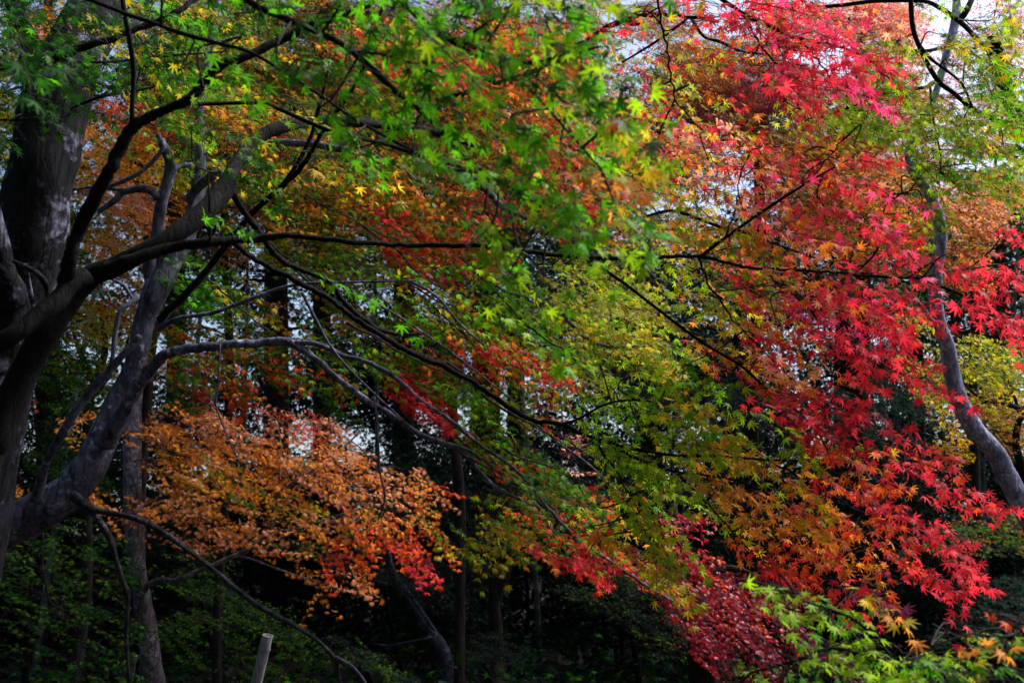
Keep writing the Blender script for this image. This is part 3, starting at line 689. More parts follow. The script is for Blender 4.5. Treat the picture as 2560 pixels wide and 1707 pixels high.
t.limb([(1120, 420, 6.2, 6), (1180, 445, 6.2, 7), (1225, 487, 6.2, 9), (1252, 512, 6.2, 8), (1280, 530, 6.2, 6), (1340, 555, 6.2, 4.5), (1400, 580, 6.2, 5), (1480, 638, 6.2, 5), (1590, 655, 6.2, 4), (1640, 695, 6.2, 4), (1700, 714, 6.3, 3)], sides=8, wig=.004)
t.limb([(1278, 532, 6.2, 4), (1285, 570, 6.2, 3), (1300, 622, 6.2, 2.4)])
t.limb([(1060, 285, 6.6, 8), (1087, 267, 6.6, 8), (1117, 242, 6.6, 8), (1171, 231, 6.6, 7), (1201, 198, 6.6, 7), (1280, 204, 6.6, 6), (1400, 140, 6.4, 6), (1541, 58, 5.8, 7), (1607, 40, 5.6, 6), (1688, 38, 5.4, 5), (1795, 55, 5.2, 4)], sides=8, wig=.006, bark=M_BARK_DARK)
t.limb([(1541, 55, 5.8, 5), (1575, 60, 5.7, 6), (1610, 57, 5.7, 4)], bark=M_BARK_DARK)
t.limb([(1730, 50, 5.3, 4), (1760, 92, 5.2, 4), (1800, 105, 5.2, 4), (1860, 130, 5.0, 3), (1960, 140, 4.8, 2)], bark=M_BARK_DARK)
t.limb([(1555, 157, 5.8, 2.4), (1640, 105, 5.7, 3.4), (1715, 50, 5.5, 3)], bark=M_BARK_DARK)
t.limb([(1345, 862, 6.0, 5), (1360, 890, 6.0, 4), (1400, 930, 6.0, 4), (1440, 960, 6.0, 3)], wig=.004)
t.limb([(1345, 762, 6.0, 5), (1370, 758, 6.0, 5), (1400, 775, 6.0, 5), (1420, 800, 6.0, 5), (1460, 840, 6.0, 4.6), (1520, 866, 6.0, 4), (1640, 862, 6.0, 3), (1740, 850, 6.1, 2)], wig=.004)
t.limb([(1345, 760, 6.0, 4), (1338, 720, 6.0, 4), (1300, 640, 6.0, 3)])
wr = random.Random(5)
for (x, y, d) in [(700, 640, 5.0), (820, 300, 5.4), (760, 480, 5.4), (900, 560, 5.6), (980, 620, 5.8), (860, 800, 5.2), (930, 830, 5.3), (1000, 700, 5.6), (1080, 760, 5.6), (1150, 640, 5.8), (1220, 700, 5.8), (1120, 900, 5.2), (1200, 980, 5.0), (1050, 1000, 5.4), (1260, 1120, 5.0), (1380, 1080, 4.8), (1420, 680, 5.6), (1300, 800, 5.6), (1150, 1130, 5.3), (640, 560, 5.4), (520, 700, 5.4), (1480, 1150, 4.8)]:
    a = math.radians(wr.uniform(22, 44)); l = wr.uniform(240, 430); pts = []
    for q in range(6):
        u = q / 5
        pts.append((x + math.cos(a) * l * u + wr.uniform(-6, 6), y + math.sin(a) * l * (u ** .9) + wr.uniform(-6, 6), d + .3 * u, 2.9 - 1.9 * u))
    t.limb(pts, sides=5, n=4, bark=M_BARK_DARKGREY, wig=.003)
grey_maple = t
NLEAF += t.crown([
    # olive, gold and rust leaves in the middle, left half
    (480, 170, 120, 70, 15, .7, 'nyOg', 6.4), (600, 80, 130, 60, 15, .7, 'nyOG', 6.4), (560, 280, 120, 60, 15, .7, 'ynOb', 6.3), (450, 330, 80, 50, 15, .5, 'nyl', 6.2),
    (520, 420, 80, 50, 20, .5, 'Gny', 6.0), (640, 300, 110, 50, 15, .7, 'Obyf', 6.6), (720, 400, 120, 60, 10, .8, 'ybOn', 6.8), (620, 470, 90, 50, 20, .5, 'nGyn', 6.4),
    (820, 300, 120, 60, 15, .75, 'Oyon', 7.0), (850, 430, 140, 60, 10, .85, 'yObn', 7.0), (760, 500, 130, 45, 5, .8, 'Obyn', 7.0), (910, 520, 140, 50, 5, .85, 'Obyo', 7.0),
    (1030, 440, 130, 55, 10, .85, 'yOob', 7.0), (1080, 540, 120, 50, 5, .8, 'oObf', 7.0), (690, 580, 120, 35, 0, .55, 'gOyn', 7.0), (820, 560, 120, 35, 5, .6, 'nGyO', 6.8),
    (1000, 560, 90, 50, 40, .75, 'frr', 7.0), (1110, 600, 110, 55, 10, .8, 'frOo', 7.0), (1010, 640, 60, 35, 30, .8, 'rff', 7.0), (800, 650, 150, 45, 5, .75, 'ngyn', 6.6),
    (930, 650, 120, 40, 5, .65, 'nyyg', 6.6), (860, 700, 110, 40, 5, .5, 'nyO', 6.8), (1080, 690, 80, 35, 20, .6, 'frO', 7.0), (1200, 640, 90, 45, 10, .7, 'Ofyb', 7.0),
    (700, 830, 120, 50, 10, .45, 'yOn', 6.8), (930, 780, 110, 45, 15, .6, 'Oyn', 6.6), (850, 790, 90, 40, 10, .6, 'nyO', 6.7), (1000, 870, 110, 40, 20, .65, 'nyOl', 6.4), (1100, 780, 100, 60, 20, .65, 'yOlg', 6.4),
    (1200, 720, 100, 60, 20, .65, 'gllG', 6.4), (1170, 830, 110, 50, 20, .75, 'lgyl', 6.2), (1300, 790, 90, 60, 20, .55, 'lgg', 6.2), (1280, 870, 110, 40, 20, .7, 'lyfl', 6.2),
    (1400, 790, 110, 60, 20, .7, 'eyle', 6.4), (1420, 870, 90, 50, 20, .65, 'leg', 6.3), (1530, 800, 110, 55, 20, .75, 'eyel', 6.4), (1480, 720, 120, 50, 20, .6, 'eyl', 6.4),
    (1560, 890, 130, 40, 15, .75, 'yeO', 6.3), (1650, 880, 90, 50, 20, .7, 'yOe', 6.4), (1600, 760, 90, 40, 20, .6, 'eyl', 6.4), (1440, 950, 90, 40, 15, .6, 'eel', 6.2), (1550, 960, 60, 30, 15, .4, 'le', 6.2),
    (880, 880, 110, 35, 15, .65, 'ngy', 6.1), (1010, 920, 110, 40, 25, .6, 'ngl', 6.0), (1030, 960, 90, 45, 35, .9, 'rrfR', 6.2), (1080, 1010, 80, 30, 40, .8, 'frr', 6.2), (1130, 1050, 60, 14, 35, .7, 'rf', 6.1),
    (1160, 900, 110, 45, 20, .75, 'frRo', 6.2), (1250, 880, 80, 50, 20, .65, 'fRl', 6.2), (1320, 910, 100, 35, 15, .75, 'rfyR', 6.0), (1400, 940, 45, 18, 15, .6, 'rf', 6.0), (1140, 980, 100, 45, 30, .6, 'lgn', 6.0),
    (1240, 990, 110, 50, 30, .6, 'ylgn', 6.0), (1200, 1080, 90, 50, 40, .4, 'glgl', 6.0), (1340, 1000, 70, 40, 20, .45, 'eyr', 6.0),
    (1250, 1130, 90, 45, 30, .55, 'nbfl', 5.9), (1330, 1160, 100, 45, 35, .6, 'Gngb', 5.9), (1420, 1230, 110, 50, 40, .9, 'GgnG', 5.8), (1350, 1250, 90, 40, 35, .7, 'nybn', 5.8),
    (1290, 1290, 90, 40, 25, .7, 'ynlf', 5.8), (1210, 1320, 60, 45, 30, .6, 'lyn', 5.9), (1190, 1390, 45, 30, 30, .6, 'yln', 5.9), (1270, 1350, 70, 30, 20, .65, 'yOln', 5.8),
    (1370, 1340, 90, 35, 25, .8, 'yfOr', 5.7), (1430, 1390, 90, 28, 15, .95, 'rfrR', 5.6), (1470, 1330, 80, 35, 35, .8, 'lyfr', 5.6), (1520, 1280, 60, 30, 40, .7, 'Gnfr', 5.7),
    (1490, 1420, 40, 20, 20, .6, 'rf', 5.6),
    # green sprays beneath the limbs on the left
    (530, 720, 100, 60, 20, .5, 'ggG', 6.0), (480, 690, 80, 50, 20, .5, 'Ggn', 6.0), (620, 740, 80, 40, 20, .4, 'gGy', 6.2), (480, 930, 110, 50, 10, .55, 'nyfn', 6.2), (590, 930, 90, 50, 10, .5, 'nfO', 6.3),
    (440, 960, 60, 50, 20, .6, 'nG', 6.2), (710, 930, 80, 40, 20, .55, 'ffO', 6.2), (480, 960, 50, 25, 40, .8, 'Rrf', 6.1), (600, 990, 40, 30, 40, .8, 'ff', 6.1), (820, 930, 70, 45, 20, .45, 'nlf', 6.2), (840, 1010, 50, 40, 20, .4, 'gG', 6.2),
    (580, 870, 100, 30, 5, .4, 'nOy', 6.3),
    # rust and red above the middle
    (1000, 110, 130, 60, 10, .7, 'fObf', 7.4), (1070, 160, 120, 50, 15, .85, 'frRf', 7.6), (1190, 180, 120, 50, 15, .85, 'frrO', 7.6), (900, 110, 90, 50, 10, .6, 'fbO', 7.4), (1290, 90, 120, 60, 10, .6, 'Oyfb', 7.6),
    (980, 230, 120, 50, 15, .6, 'Obyn', 7.4), (1300, 250, 110, 60, 10, .7, 'Obfy', 7.5), (1360, 180, 110, 50, 10, .6, 'Ofry', 7.6), (1440, 130, 110, 60, 10, .55, 'rOfe', 7.6), (1200, 280, 90, 45, 10, .6, 'ObOy', 7.4),
    (1380, 340, 120, 50, 10, .75, 'rfOr', 7.4), (1480, 360, 110, 50, 10, .7, 'rfOy', 7.2), (1280, 400, 110, 50, 10, .7, 'Ofyb', 7.3), (1560, 300, 90, 50, 10, .7, 'roey', 7.0), (1170, 400, 90, 50, 10, .6, 'Oyb', 7.3),
    (1240, 500, 90, 50, 10, .6, 'frOR', 7.2), (1350, 500, 110, 45, 10, .65, 'RrfO', 7.2), (1470, 460, 120, 50, 10, .75, 'frrO', 7.0), (1560, 410, 110, 50, 10, .75, 'rOfy', 7.0), (1460, 560, 100, 40, 10, .5, 'Rfb', 7.2),
    (1660, 370, 90, 50, 10, .7, 'cros', 6.6), (1740, 340, 80, 45, -20, .6, 'csr', 6.6), (1840, 370, 90, 50, 10, .5, 'sry', 6.4),
], dens=1.3, size=.060, greener=.4)

# --- lichened trunk with the salmon orange crown
t = Tree('maple_tree', foot(388, 1707, 8.2, .05, 0), 'pale lichened trunk low on the left, crown of salmon orange leaves', bark=M_BARK_PALE)
t.limb([(383, 1760, 8.2, 29), (381, 1700, 8.2, 28), (374, 1620, 8.2, 25), (364, 1540, 8.2, 22), (350, 1470, 8.2, 21), (341, 1400, 8.2, 22), (334, 1300, 8.25, 22), (332, 1200, 8.3, 23), (330, 1100, 8.4, 23), (335, 1000, 8.5, 19), (350, 900, 8.7, 15), (370, 780, 9.0, 10)],
       'trunk', 20, True, 8, .045)
t.limb([(352, 1490, 8.15, 9), (372, 1462, 8.0, 8), (395, 1450, 7.9, 6.5), (445, 1448, 7.8, 6), (500, 1425, 7.8, 6), (560, 1400, 7.8, 6), (640, 1365, 7.8, 6), (672, 1338, 7.8, 5), (776, 1313, 7.9, 4), (872, 1294, 8.0, 3), (980, 1290, 8.0, 2)], wig=.003)
t.limb([(672, 1340, 7.8, 4), (700, 1345, 7.8, 4), (780, 1310, 7.8, 3), (900, 1270, 7.8, 2)])
t.limb([(560, 1400, 7.8, 4), (600, 1390, 7.8, 4), (690, 1420, 7.8, 3), (740, 1438, 7.8, 3), (800, 1455, 7.8, 2)])
t.limb([(676, 1336, 7.8, 4), (690, 1250, 7.8, 4), (740, 1200, 7.8, 4), (820, 1150, 7.9, 3), (900, 1080, 8, 2)])
t.limb([(690, 1260, 7.8, 4), (700, 1180, 7.8, 3), (702, 1110, 7.9, 2.4), (690, 1050, 8, 2)])
NLEAF += t.crown([
    (430, 1050, 90, 35, -10, .95, 'sOo', 8.6), (510, 1040, 80, 28, 20, 1.0, 'sso', 8.5), (570, 1080, 90, 35, 20, 1.1, 'soso', 8.4), (400, 1100, 80, 30, 10, .8, 'Oso', 8.5),
    (460, 1110, 110, 40, 25, .95, 'oOOs', 8.4), (610, 1140, 110, 40, 20, 1.05, 'osOO', 8.3), (500, 1170, 120, 45, 20, .9, 'YOoY', 8.2), (700, 1080, 80, 25, -10, 1.05, 'ssro', 8.4), (790, 1060, 80, 22, 10, 1.0, 'srs', 8.3),
    (740, 1035, 80, 18, 5, .8, 'sf', 8.4), (820, 1110, 90, 35, 15, .95, 'sOsO', 8.3), (720, 1130, 100, 40, 10, 1.0, 'sOOo', 8.2), (640, 1210, 110, 38, 15, .9, 'OyOn', 8.2), (760, 1190, 110, 40, 15, .9, 'OsOo', 8.2),
    (860, 1160, 90, 38, 20, .9, 'OsO', 8.2), (430, 1200, 80, 35, 25, .8, 'OYO', 8.2), (520, 1230, 110, 38, 20, .9, 'OsYO', 8.1), (850, 1220, 80, 28, 15, .85, 'ssO', 8.1), (680, 1270, 120, 32, 10, .8, 'OynO', 8.0),
    (430, 1270, 100, 28, 10, .9, 'ssOO', 8.0), (530, 1300, 110, 30, 15, .95, 'ssOO', 8.0), (600, 1340, 90, 28, 20, .9, 'sOOs', 7.9), (480, 1345, 90, 25, 10, .8, 'sOs', 8.0), (740, 1310, 90, 22, 0, .9, 'ssO', 7.9),
    (700, 1370, 90, 16, -10, .7, 'sOb', 7.9), (800, 1340, 50, 18, 30, .8, 'sOO', 7.9), (860, 1290, 100, 32, 10, .85, 'OsyO', 7.9), (960, 1210, 90, 32, 10, .8, 'sOso', 8.0), (1010, 1180, 70, 22, 10, .6, 'OsO', 8.0),
    (980, 1270, 110, 35, 10, .8, 'OsnO', 7.9), (1060, 1230, 70, 28, 10, .7, 'OsfO', 8.0), (880, 1330, 70, 30, 60, .75, 'OfnO', 7.8), (930, 1320, 60, 40, 50, .8, 'OfO', 7.8), (1000, 1340, 60, 40, 50, .85, 'fOf', 7.8),
    (840, 1400, 40, 45, 60, .85, 'frf', 7.7), (920, 1390, 35, 40, 60, .7, 'ffO', 7.7), (1030, 1390, 65, 28, 45, 1.1, 'rrf', 7.7), (1075, 1425, 22, 18, 45, 1.1, 'rr', 7.7), (1080, 1330, 50, 35, 50, .6, 'Ofy', 7.8), (1110, 1380, 30, 30, 50, .5, 'fO', 7.8),
    (770, 1435, 38, 18, 25, .9, 'sOO', 7.8), (840, 1460, 45, 10, 10, .8, 'sO', 7.8), (890, 1450, 48, 16, 30, .9, 'sOs', 7.8), (925, 1465, 15, 14, 60, .8, 's', 7.8), (820, 1500, 30, 10, 30, .8, 'OY', 7.8), (782, 1512, 12, 6, 0, .8, 'O', 7.8),
    (220, 1030, 60, 18, -15, .8, 'OOs', 7.5), (160, 1060, 50, 14, -20, .7, 'sO', 7.5), (215, 1090, 50, 22, 10, .6, 'OYb', 7.5), (250, 1250, 40, 26, 20, 1., 'sO', 7.6), (60, 1220, 50, 20, 0, .6, 'OO', 7.6), (120, 1205, 30, 10, 0, .5, 'O', 7.6), (60, 1010, 22, 40, 70, .5, 'fO', 7.6),
    (330, 1320, 50, 22, 10, .5, 'sO', 7.9),
], horiz=.45, dens=.64)

# --- S-shaped trunk at the right with olive green leaves above it
t = Tree('maple_tree', foot(2700, 1600, 6.0, .2, 0), 'maple with a bending violet grey trunk at the right edge, olive green leaves above', bark=M_BARK_VIOLET)
t.limb([(2640, 1420, 5.9, 31), (2600, 1340, 5.9, 29), (2562, 1270, 5.9, 28), (2522, 1200, 5.9, 25), (2490, 1135, 5.9, 24), (2437, 1072, 5.9, 23), (2400, 1005, 5.9, 22), (2384, 950, 5.9, 20), (2366, 860, 5.9, 18), (2347, 800, 5.9, 16), (2338, 740, 5.9, 17), (2341, 672, 5.9, 16), (2352, 590, 5.9, 15.5), (2340, 522, 5.9, 14), (2312, 468, 5.9, 12), (2280, 425, 5.9, 11), (2276, 368, 5.9, 12), (2303, 310, 5.9, 11), (2342, 226, 5.95, 8), (2366, 136, 6.0, 9.5), (2388, 54, 6.1, 11), (2391, -30, 6.2, 8), (2380, -200, 6.3, 5)],
       'trunk', 22, True, 9, .035)
t.limb([(2390, 55, 6.1, 8), (2415, 30, 6.1, 8), (2445, -40, 6.2, 6)], sides=10, bark=M_BARK_DARK)
t.limb([(2272, -60, 4.9, 6), (2277, 0, 4.9, 6), (2282, 68, 4.9, 6), (2301, 123, 4.9, 6), (2342, 199, 4.95, 6), (2383, 232, 5, 5.5), (2424, 267, 5, 5.5), (2492, 302, 5, 5), (2530, 315, 5.1, 5), (2620, 380, 5.6, 7), (2670, 520, 6.3, 10), (2678, 680, 6.5, 12)], sides=10, bark=M_BARK_DARK)
t.limb([(2030, 20, 5.2, 3), (2100, 14, 5.2, 5), (2192, 3, 5.2, 5.5), (2301, 3, 5.2, 5), (2342, 16, 5.2, 5.5), (2402, 57, 5.2, 6), (2455, 112, 5.5, 6), (2500, 160, 6.1, 7), (2515, 230, 6.7, 9)], sides=10, bark=M_BARK_DARK)
t.limb([(2269, 128, 5.5, 4), (2320, 127, 5.5, 4.4), (2369, 118, 5.6, 5), (2440, 122, 5.6, 3)], bark=M_BARK_DARK)
t.limb([(2296, 110, 4.9, 4), (2330, 150, 4.9, 4), (2400, 205, 4.9, 3), (2430, 265, 4.9, 3)], bark=M_BARK_DARK)
t.limb([(2342, 199, 4.95, 4), (2325, 215, 4.95, 4), (2285, 223, 4.9, 4), (2192, 240, 4.9, 3.6), (2138, 264, 4.8, 3), (2060, 290, 4.8, 2)], bark=M_BARK_DARK)
t.limb([(2326, 218, 4.95, 3), (2332, 290, 4.9, 2.4), (2352, 390, 4.9, 2), (2350, 430, 4.9, 1.4)], bark=M_BARK_DARK)
t.limb([(2225, 486, 4.6, 2), (2260, 485, 4.8, 2.4), (2305, 482, 5.6, 3.4)], bark=M_BARK_DARK)
t.limb([(2265, 730, 5.5, 4), (2290, 750, 5.6, 4.6), (2330, 800, 5.8, 5.5), (2352, 830, 5.9, 6)])
t.limb([(2480, 90, 6.8, 14), (2490, 130, 6.8, 20), (2505, 200, 6.8, 20), (2525, 260, 6.9, 20), (2565, 330, 7, 20), (2640, 440, 6.9, 20), (2680, 700, 6.5, 21), (2665, 1000, 6.1, 22), (2610, 1330, 5.9, 24)], sides=14, bark=M_BARK_DARK)
right_maple = t
NLEAF += t.crown([
    (2090, 250, 150, 35, 15, .7, 'llel', 4.9), (2200, 120, 80, 35, 10, .75, 'lel', 4.8), (2160, 150, 60, 30, 10, .6, 'gl', 4.7), (2230, 180, 60, 35, 10, .7, 'elg', 4.8), (2270, 110, 30, 26, 10, .5, 'el', 4.9),
    (2150, 300, 150, 40, 10, .75, 'elle', 4.9), (2260, 250, 110, 45, 10, .85, 'lele', 4.9), (2030, 310, 100, 35, 15, .5, 'ely', 4.9), (2230, 330, 60, 36, 10, .6, 'lelg', 4.9), (2330, 270, 60, 30, 20, .4, 'el', 4.9),
    (2400, 90, 60, 40, 10, .45, 'eY', 4.8), (2440, 110, 70, 30, 10, .45, 'Yel', 4.9), (2400, 170, 40, 40, 30, .2, 'ee', 4.8), (2430, 180, 60, 40, 30, .45, 'eel', 4.9), (2500, 90, 60, 40, 20, .5, 'elY', 5.0), (2540, 40, 60, 60, 30, .6, 'elY', 4.9),
    (2530, 180, 60, 60, 30, .8, 'gle', 4.9), (2490, 210, 60, 40, 30, .8, 'gg', 4.8), (2460, 260, 80, 40, 20, .7, 'leg', 4.9), (2390, 300, 80, 40, 20, .8, 'lgle', 4.9), (2480, 320, 90, 40, 20, .75, 'lYe', 5.0), (2540, 280, 50, 50, 30, .9, 'leg', 5.0),
    (2380, 360, 80, 40, 20, .8, 'glle', 4.9), (2480, 390, 100, 40, 20, .85, 'elgY', 5.0), (2550, 380, 50, 50, 30, .9, 'ggl', 4.9), (2410, 420, 100, 35, 15, .8, 'legl', 4.9), (2340, 430, 45, 30, 20, .8, 'lg', 4.8), (2510, 450, 80, 30, 10, .8, 'eelY', 5.0), (2320, 470, 30, 24, 40, .8, 'l', 4.7), (2330, 530, 26, 18, 20, .8, 'lg', 4.6), (2290, 540, 24, 22, 40, .5, 'l', 4.7),
    (2555, 480, 40, 40, 30, .7, 'el', 4.9), (2340, 20, 60, 20, 0, .2, 'ee', 5.0), (2450, -40, 200, 40, 0, .5, 'elY', 5.0),
], horiz=.3)

# --- low green maple near the camera, bottom right
t = Tree('young_maple', foot(2450, 2300, 2.9, .35, 0), 'young lime green maple reaching in out of focus at the bottom right corner', bark=M_BARK_DARK)
t.limb([(2640, 2000, 2.9, 14), (2560, 1800, 2.85, 12), (2480, 1680, 2.8, 9), (2400, 1600, 2.8, 6), (2330, 1560, 2.8, 4)], 'trunk', 10, True)
t.limb([(2530, 1740, 2.85, 8), (2400, 1690, 2.8, 6), (2250, 1660, 2.8, 5), (2160, 1620, 2.8, 5), (2200, 1570, 2.8, 4)])
t.limb([(2480, 1710, 2.8, 7), (2500, 1620, 2.6, 6), (2560, 1570, 2.5, 5), (2640, 1520, 2.5, 4)])
t.limb([(2170, 1640, 2.8, 4), (2080, 1620, 2.8, 4), (1990, 1650, 2.85, 4), (1880, 1680, 2.9, 2)])
t.limb([(2200, 1600, 2.8, 4), (2120, 1540, 2.8, 3), (2000, 1500, 2.8, 2)])
NLEAF += t.crown([
    (1960, 1490, 80, 26, 10, .8, 'lgl', 2.9), (2030, 1510, 90, 32, 25, .95, 'gll', 2.85), (2100, 1560, 80, 30, 40, .95, 'lgl', 2.85), (1950, 1545, 30, 24, 60, .7, 'l', 2.9), (2000, 1530, 40, 24, 30, .5, 'gl', 2.9),
    (2150, 1590, 70, 30, 30, .9, 'gll', 2.8), (2030, 1630, 60, 36, 20, .7, 'lgG', 2.9), (2140, 1640, 80, 36, 20, .85, 'lgl', 2.8), (2240, 1650, 80, 36, 10, .85, 'lgl', 2.8), (2330, 1660, 80, 30, 0, .85, 'gly', 2.75),
    (1960, 1680, 50, 24, 10, .8, 'lgl', 2.9), (1850, 1670, 70, 14, 25, .7, 'gl', 2.95), (2060, 1690, 40, 26, 30, .8, 'gl', 2.8), (2280, 1620, 70, 18, 0, .5, 'gl', 2.8),
    (2420, 1600, 100, 26, -15, .9, 'lGgy', 2.5), (2500, 1570, 80, 30, -20, .9, 'lgO', 2.4), (2540, 1620, 70, 40, -10, .9, 'Gglt', 2.4), (2420, 1660, 110, 34, -5, .9, 'Ggly', 2.5), (2540, 1690, 80, 30, 0, .8, 'gGy', 2.4), (2440, 1710, 90, 24, 0, .7, 'lgG', 2.5), (2555, 1545, 12, 16, 0, .8, 'Of', 2.4), (2200, 1710, 100, 24, 0, .8, 'glg', 2.8),
], horiz=.5, size=.055, dens=.7)

# ================================================================== middle distance
def far_tree(name, label, base, trunk, limbs, patches, bark=M_BARK_CEDAR, mat=None, group=None, **kw):
    global NLEAF
    t = Tree(name, base, label, group, bark=bark)
    t.limb(trunk, 'trunk', 12, True, 6, .04)
    for l in limbs: t.limb(l, sides=8, n=5)
    NLEAF += t.crown(patches, mat, **kw)
    return t


far_tree('maple_tree', 'dark crimson maple with glossy violet leaves low between the orange sprays and the green corner',
         foot(1765, 1760, 8.5), [(1765, 1800, 8.5, 42), (1760, 1700, 8.5, 38), (1752, 1600, 8.5, 34), (1735, 1480, 8.6, 26), (1700, 1360, 8.7, 18), (1680, 1260, 8.8, 10)],
         [[(1735, 1480, 8.6, 14), (1640, 1400, 8.3, 9), (1560, 1370, 8.1, 6)], [(1730, 1450, 8.6, 12), (1830, 1420, 8.3, 8), (1930, 1460, 8.1, 4)], [(1745, 1560, 8.5, 10), (1840, 1560, 8.2, 7), (1960, 1640, 8.0, 3)]],
         [(1690, 1310, 70, 24, 10, .9, 'RrR', 8.4), (1720, 1300, 60, 18, 5, .8, 'Rr', 8.4), (1560, 1400, 60, 30, 20, .7, 'Rpf', 8.1), (1640, 1440, 90, 34, 30, 1.1, 'RpRf', 8.1), (1760, 1410, 100, 30, 25, 1.1, 'RrfR', 8.1),
          (1700, 1480, 100, 36, 30, 1.2, 'RppR', 8.0), (1820, 1460, 110, 30, 25, 1.2, 'RrRp', 8.1), (1900, 1500, 90, 28, 25, 1.0, 'RrR', 8.1), (1730, 1550, 90, 40, 40, 1.3, 'RRRp', 8.0), (1830, 1530, 100, 36, 30, 1.2, 'rRfR', 8.0),
          (1780, 1620, 80, 36, 50, 1.2, 'RRpR', 7.9), (1880, 1590, 90, 34, 45, 1.2, 'RRpp', 7.9), (1930, 1640, 60, 30, 50, 1.0, 'Rpp', 7.9), (1740, 1630, 30, 18, 30, .9, 'Rr', 7.9), (1870, 1670, 60, 22, 50, .8, 'RRp', 7.9), (1980, 1560, 90, 30, 40, .8, 'Rpp', 7.9), (2060, 1620, 90, 28, 40, .7, 'pRp', 7.9), (2100, 1680, 70, 20, 30, .6, 'ppR', 7.9), (1480, 1290, 80, 20, 45, .5, 'ppR', 7.9), (1440, 1120, 26, 60, -10, .8, 'pps', 8.0)],
         mat=M_LEAF_GLOSS, horiz=.7, dens=.6)
far_tree('maple_tree', 'yellow and olive leaved maple behind the bending trunk at the right edge',
         foot(2620, 1500, 9.2, .3), [(2640, 1500, 9.2, 30), (2620, 1380, 9.2, 26), (2600, 1250, 9.2, 20), (2545, 1160, 9.0, 14)],
         [[(2560, 1180, 9.0, 12), (2540, 1110, 8.9, 9), (2545, 1060, 8.8, 8), (2558, 1030, 8.8, 8), (2520, 1010, 8.7, 6), (2470, 1000, 8.6, 5), (2430, 980, 8.6, 3), (2405, 950, 8.6, 2)],
          [(2550, 1035, 8.8, 5), (2520, 950, 8.8, 3), (2490, 900, 8.8, 2)], [(2470, 1002, 8.6, 3), (2430, 1020, 8.6, 3), (2410, 1000, 8.6, 2)], [(2555, 1020, 8.8, 4), (2600, 1000, 8.8, 4)]],
         [(2460, 890, 110, 45, 5, 1.0, 'nyye', 9.2), (2530, 920, 80, 55, 5, 1.0, 'nyly', 9.2), (2440, 960, 70, 40, 10, .8, 'yny', 9.0), (2520, 1010, 80, 40, 10, .9, 'yYb', 9.0), (2330, 950, 80, 40, 20, .8, 'yOn', 9.0), (2380, 1000, 60, 30, 10, .7, 'Yyn', 9.0), (2480, 1070, 80, 40, 10, .7, 'bynO', 9.3), (2270, 910, 50, 26, 10, .6, 'Yyl', 8.8), (2300, 820, 60, 35, 10, .7, 'Yyn', 8.8), (2390, 1100, 25, 45, 0, .7, 'YO', 9.0), (2370, 1060, 40, 20, 0, .6, 'yY', 9.0), (2550, 1100, 40, 40, 10, .6, 'bn', 9.3), (2360, 1120, 20, 30, 0, .5, 'Y', 9)])
far_tree('maple_tree', 'orange leaved maple beside dark green woods right of the bending trunk',
         foot(2450, 1500, 12.5), [(2450, 1480, 12.5, 18), (2440, 1300, 12.5, 16), (2430, 1000, 12.5, 13), (2440, 800, 12.5, 11), (2435, 640, 12.6, 8), (2430, 560, 12.6, 5)],
         [[(2437, 700, 12.5, 8), (2480, 640, 12.4, 6), (2530, 560, 12.3, 3)], [(2437, 720, 12.5, 7), (2500, 690, 12.3, 5), (2560, 640, 12.2, 3)], [(2440, 800, 12.5, 7), (2400, 700, 12.4, 5), (2380, 620, 12.4, 3)]],
         [(2400, 520, 110, 50, 10, 1.0, 'OsOo', 12.3), (2480, 480, 80, 55, 10, 1.0, 'OOs', 12.3), (2330, 600, 120, 60, 10, .8, 'OyOn', 12.3), (2440, 560, 70, 30, 10, .9, 'sOb', 12.2), (2200, 480, 120, 60, 10, .9, 'ObyO', 12.4), (2230, 560, 120, 60, 10, .8, 'yOb', 12.4), (2390, 680, 90, 40, 10, .9, 'OyO', 12.2), (2440, 650, 40, 30, 10, .7, 'sO', 12.2), (2510, 440, 60, 35, 0, .6, 'sO', 12.3), (2200, 640, 120, 40, 10, .7, 'Oyb', 12.5)])
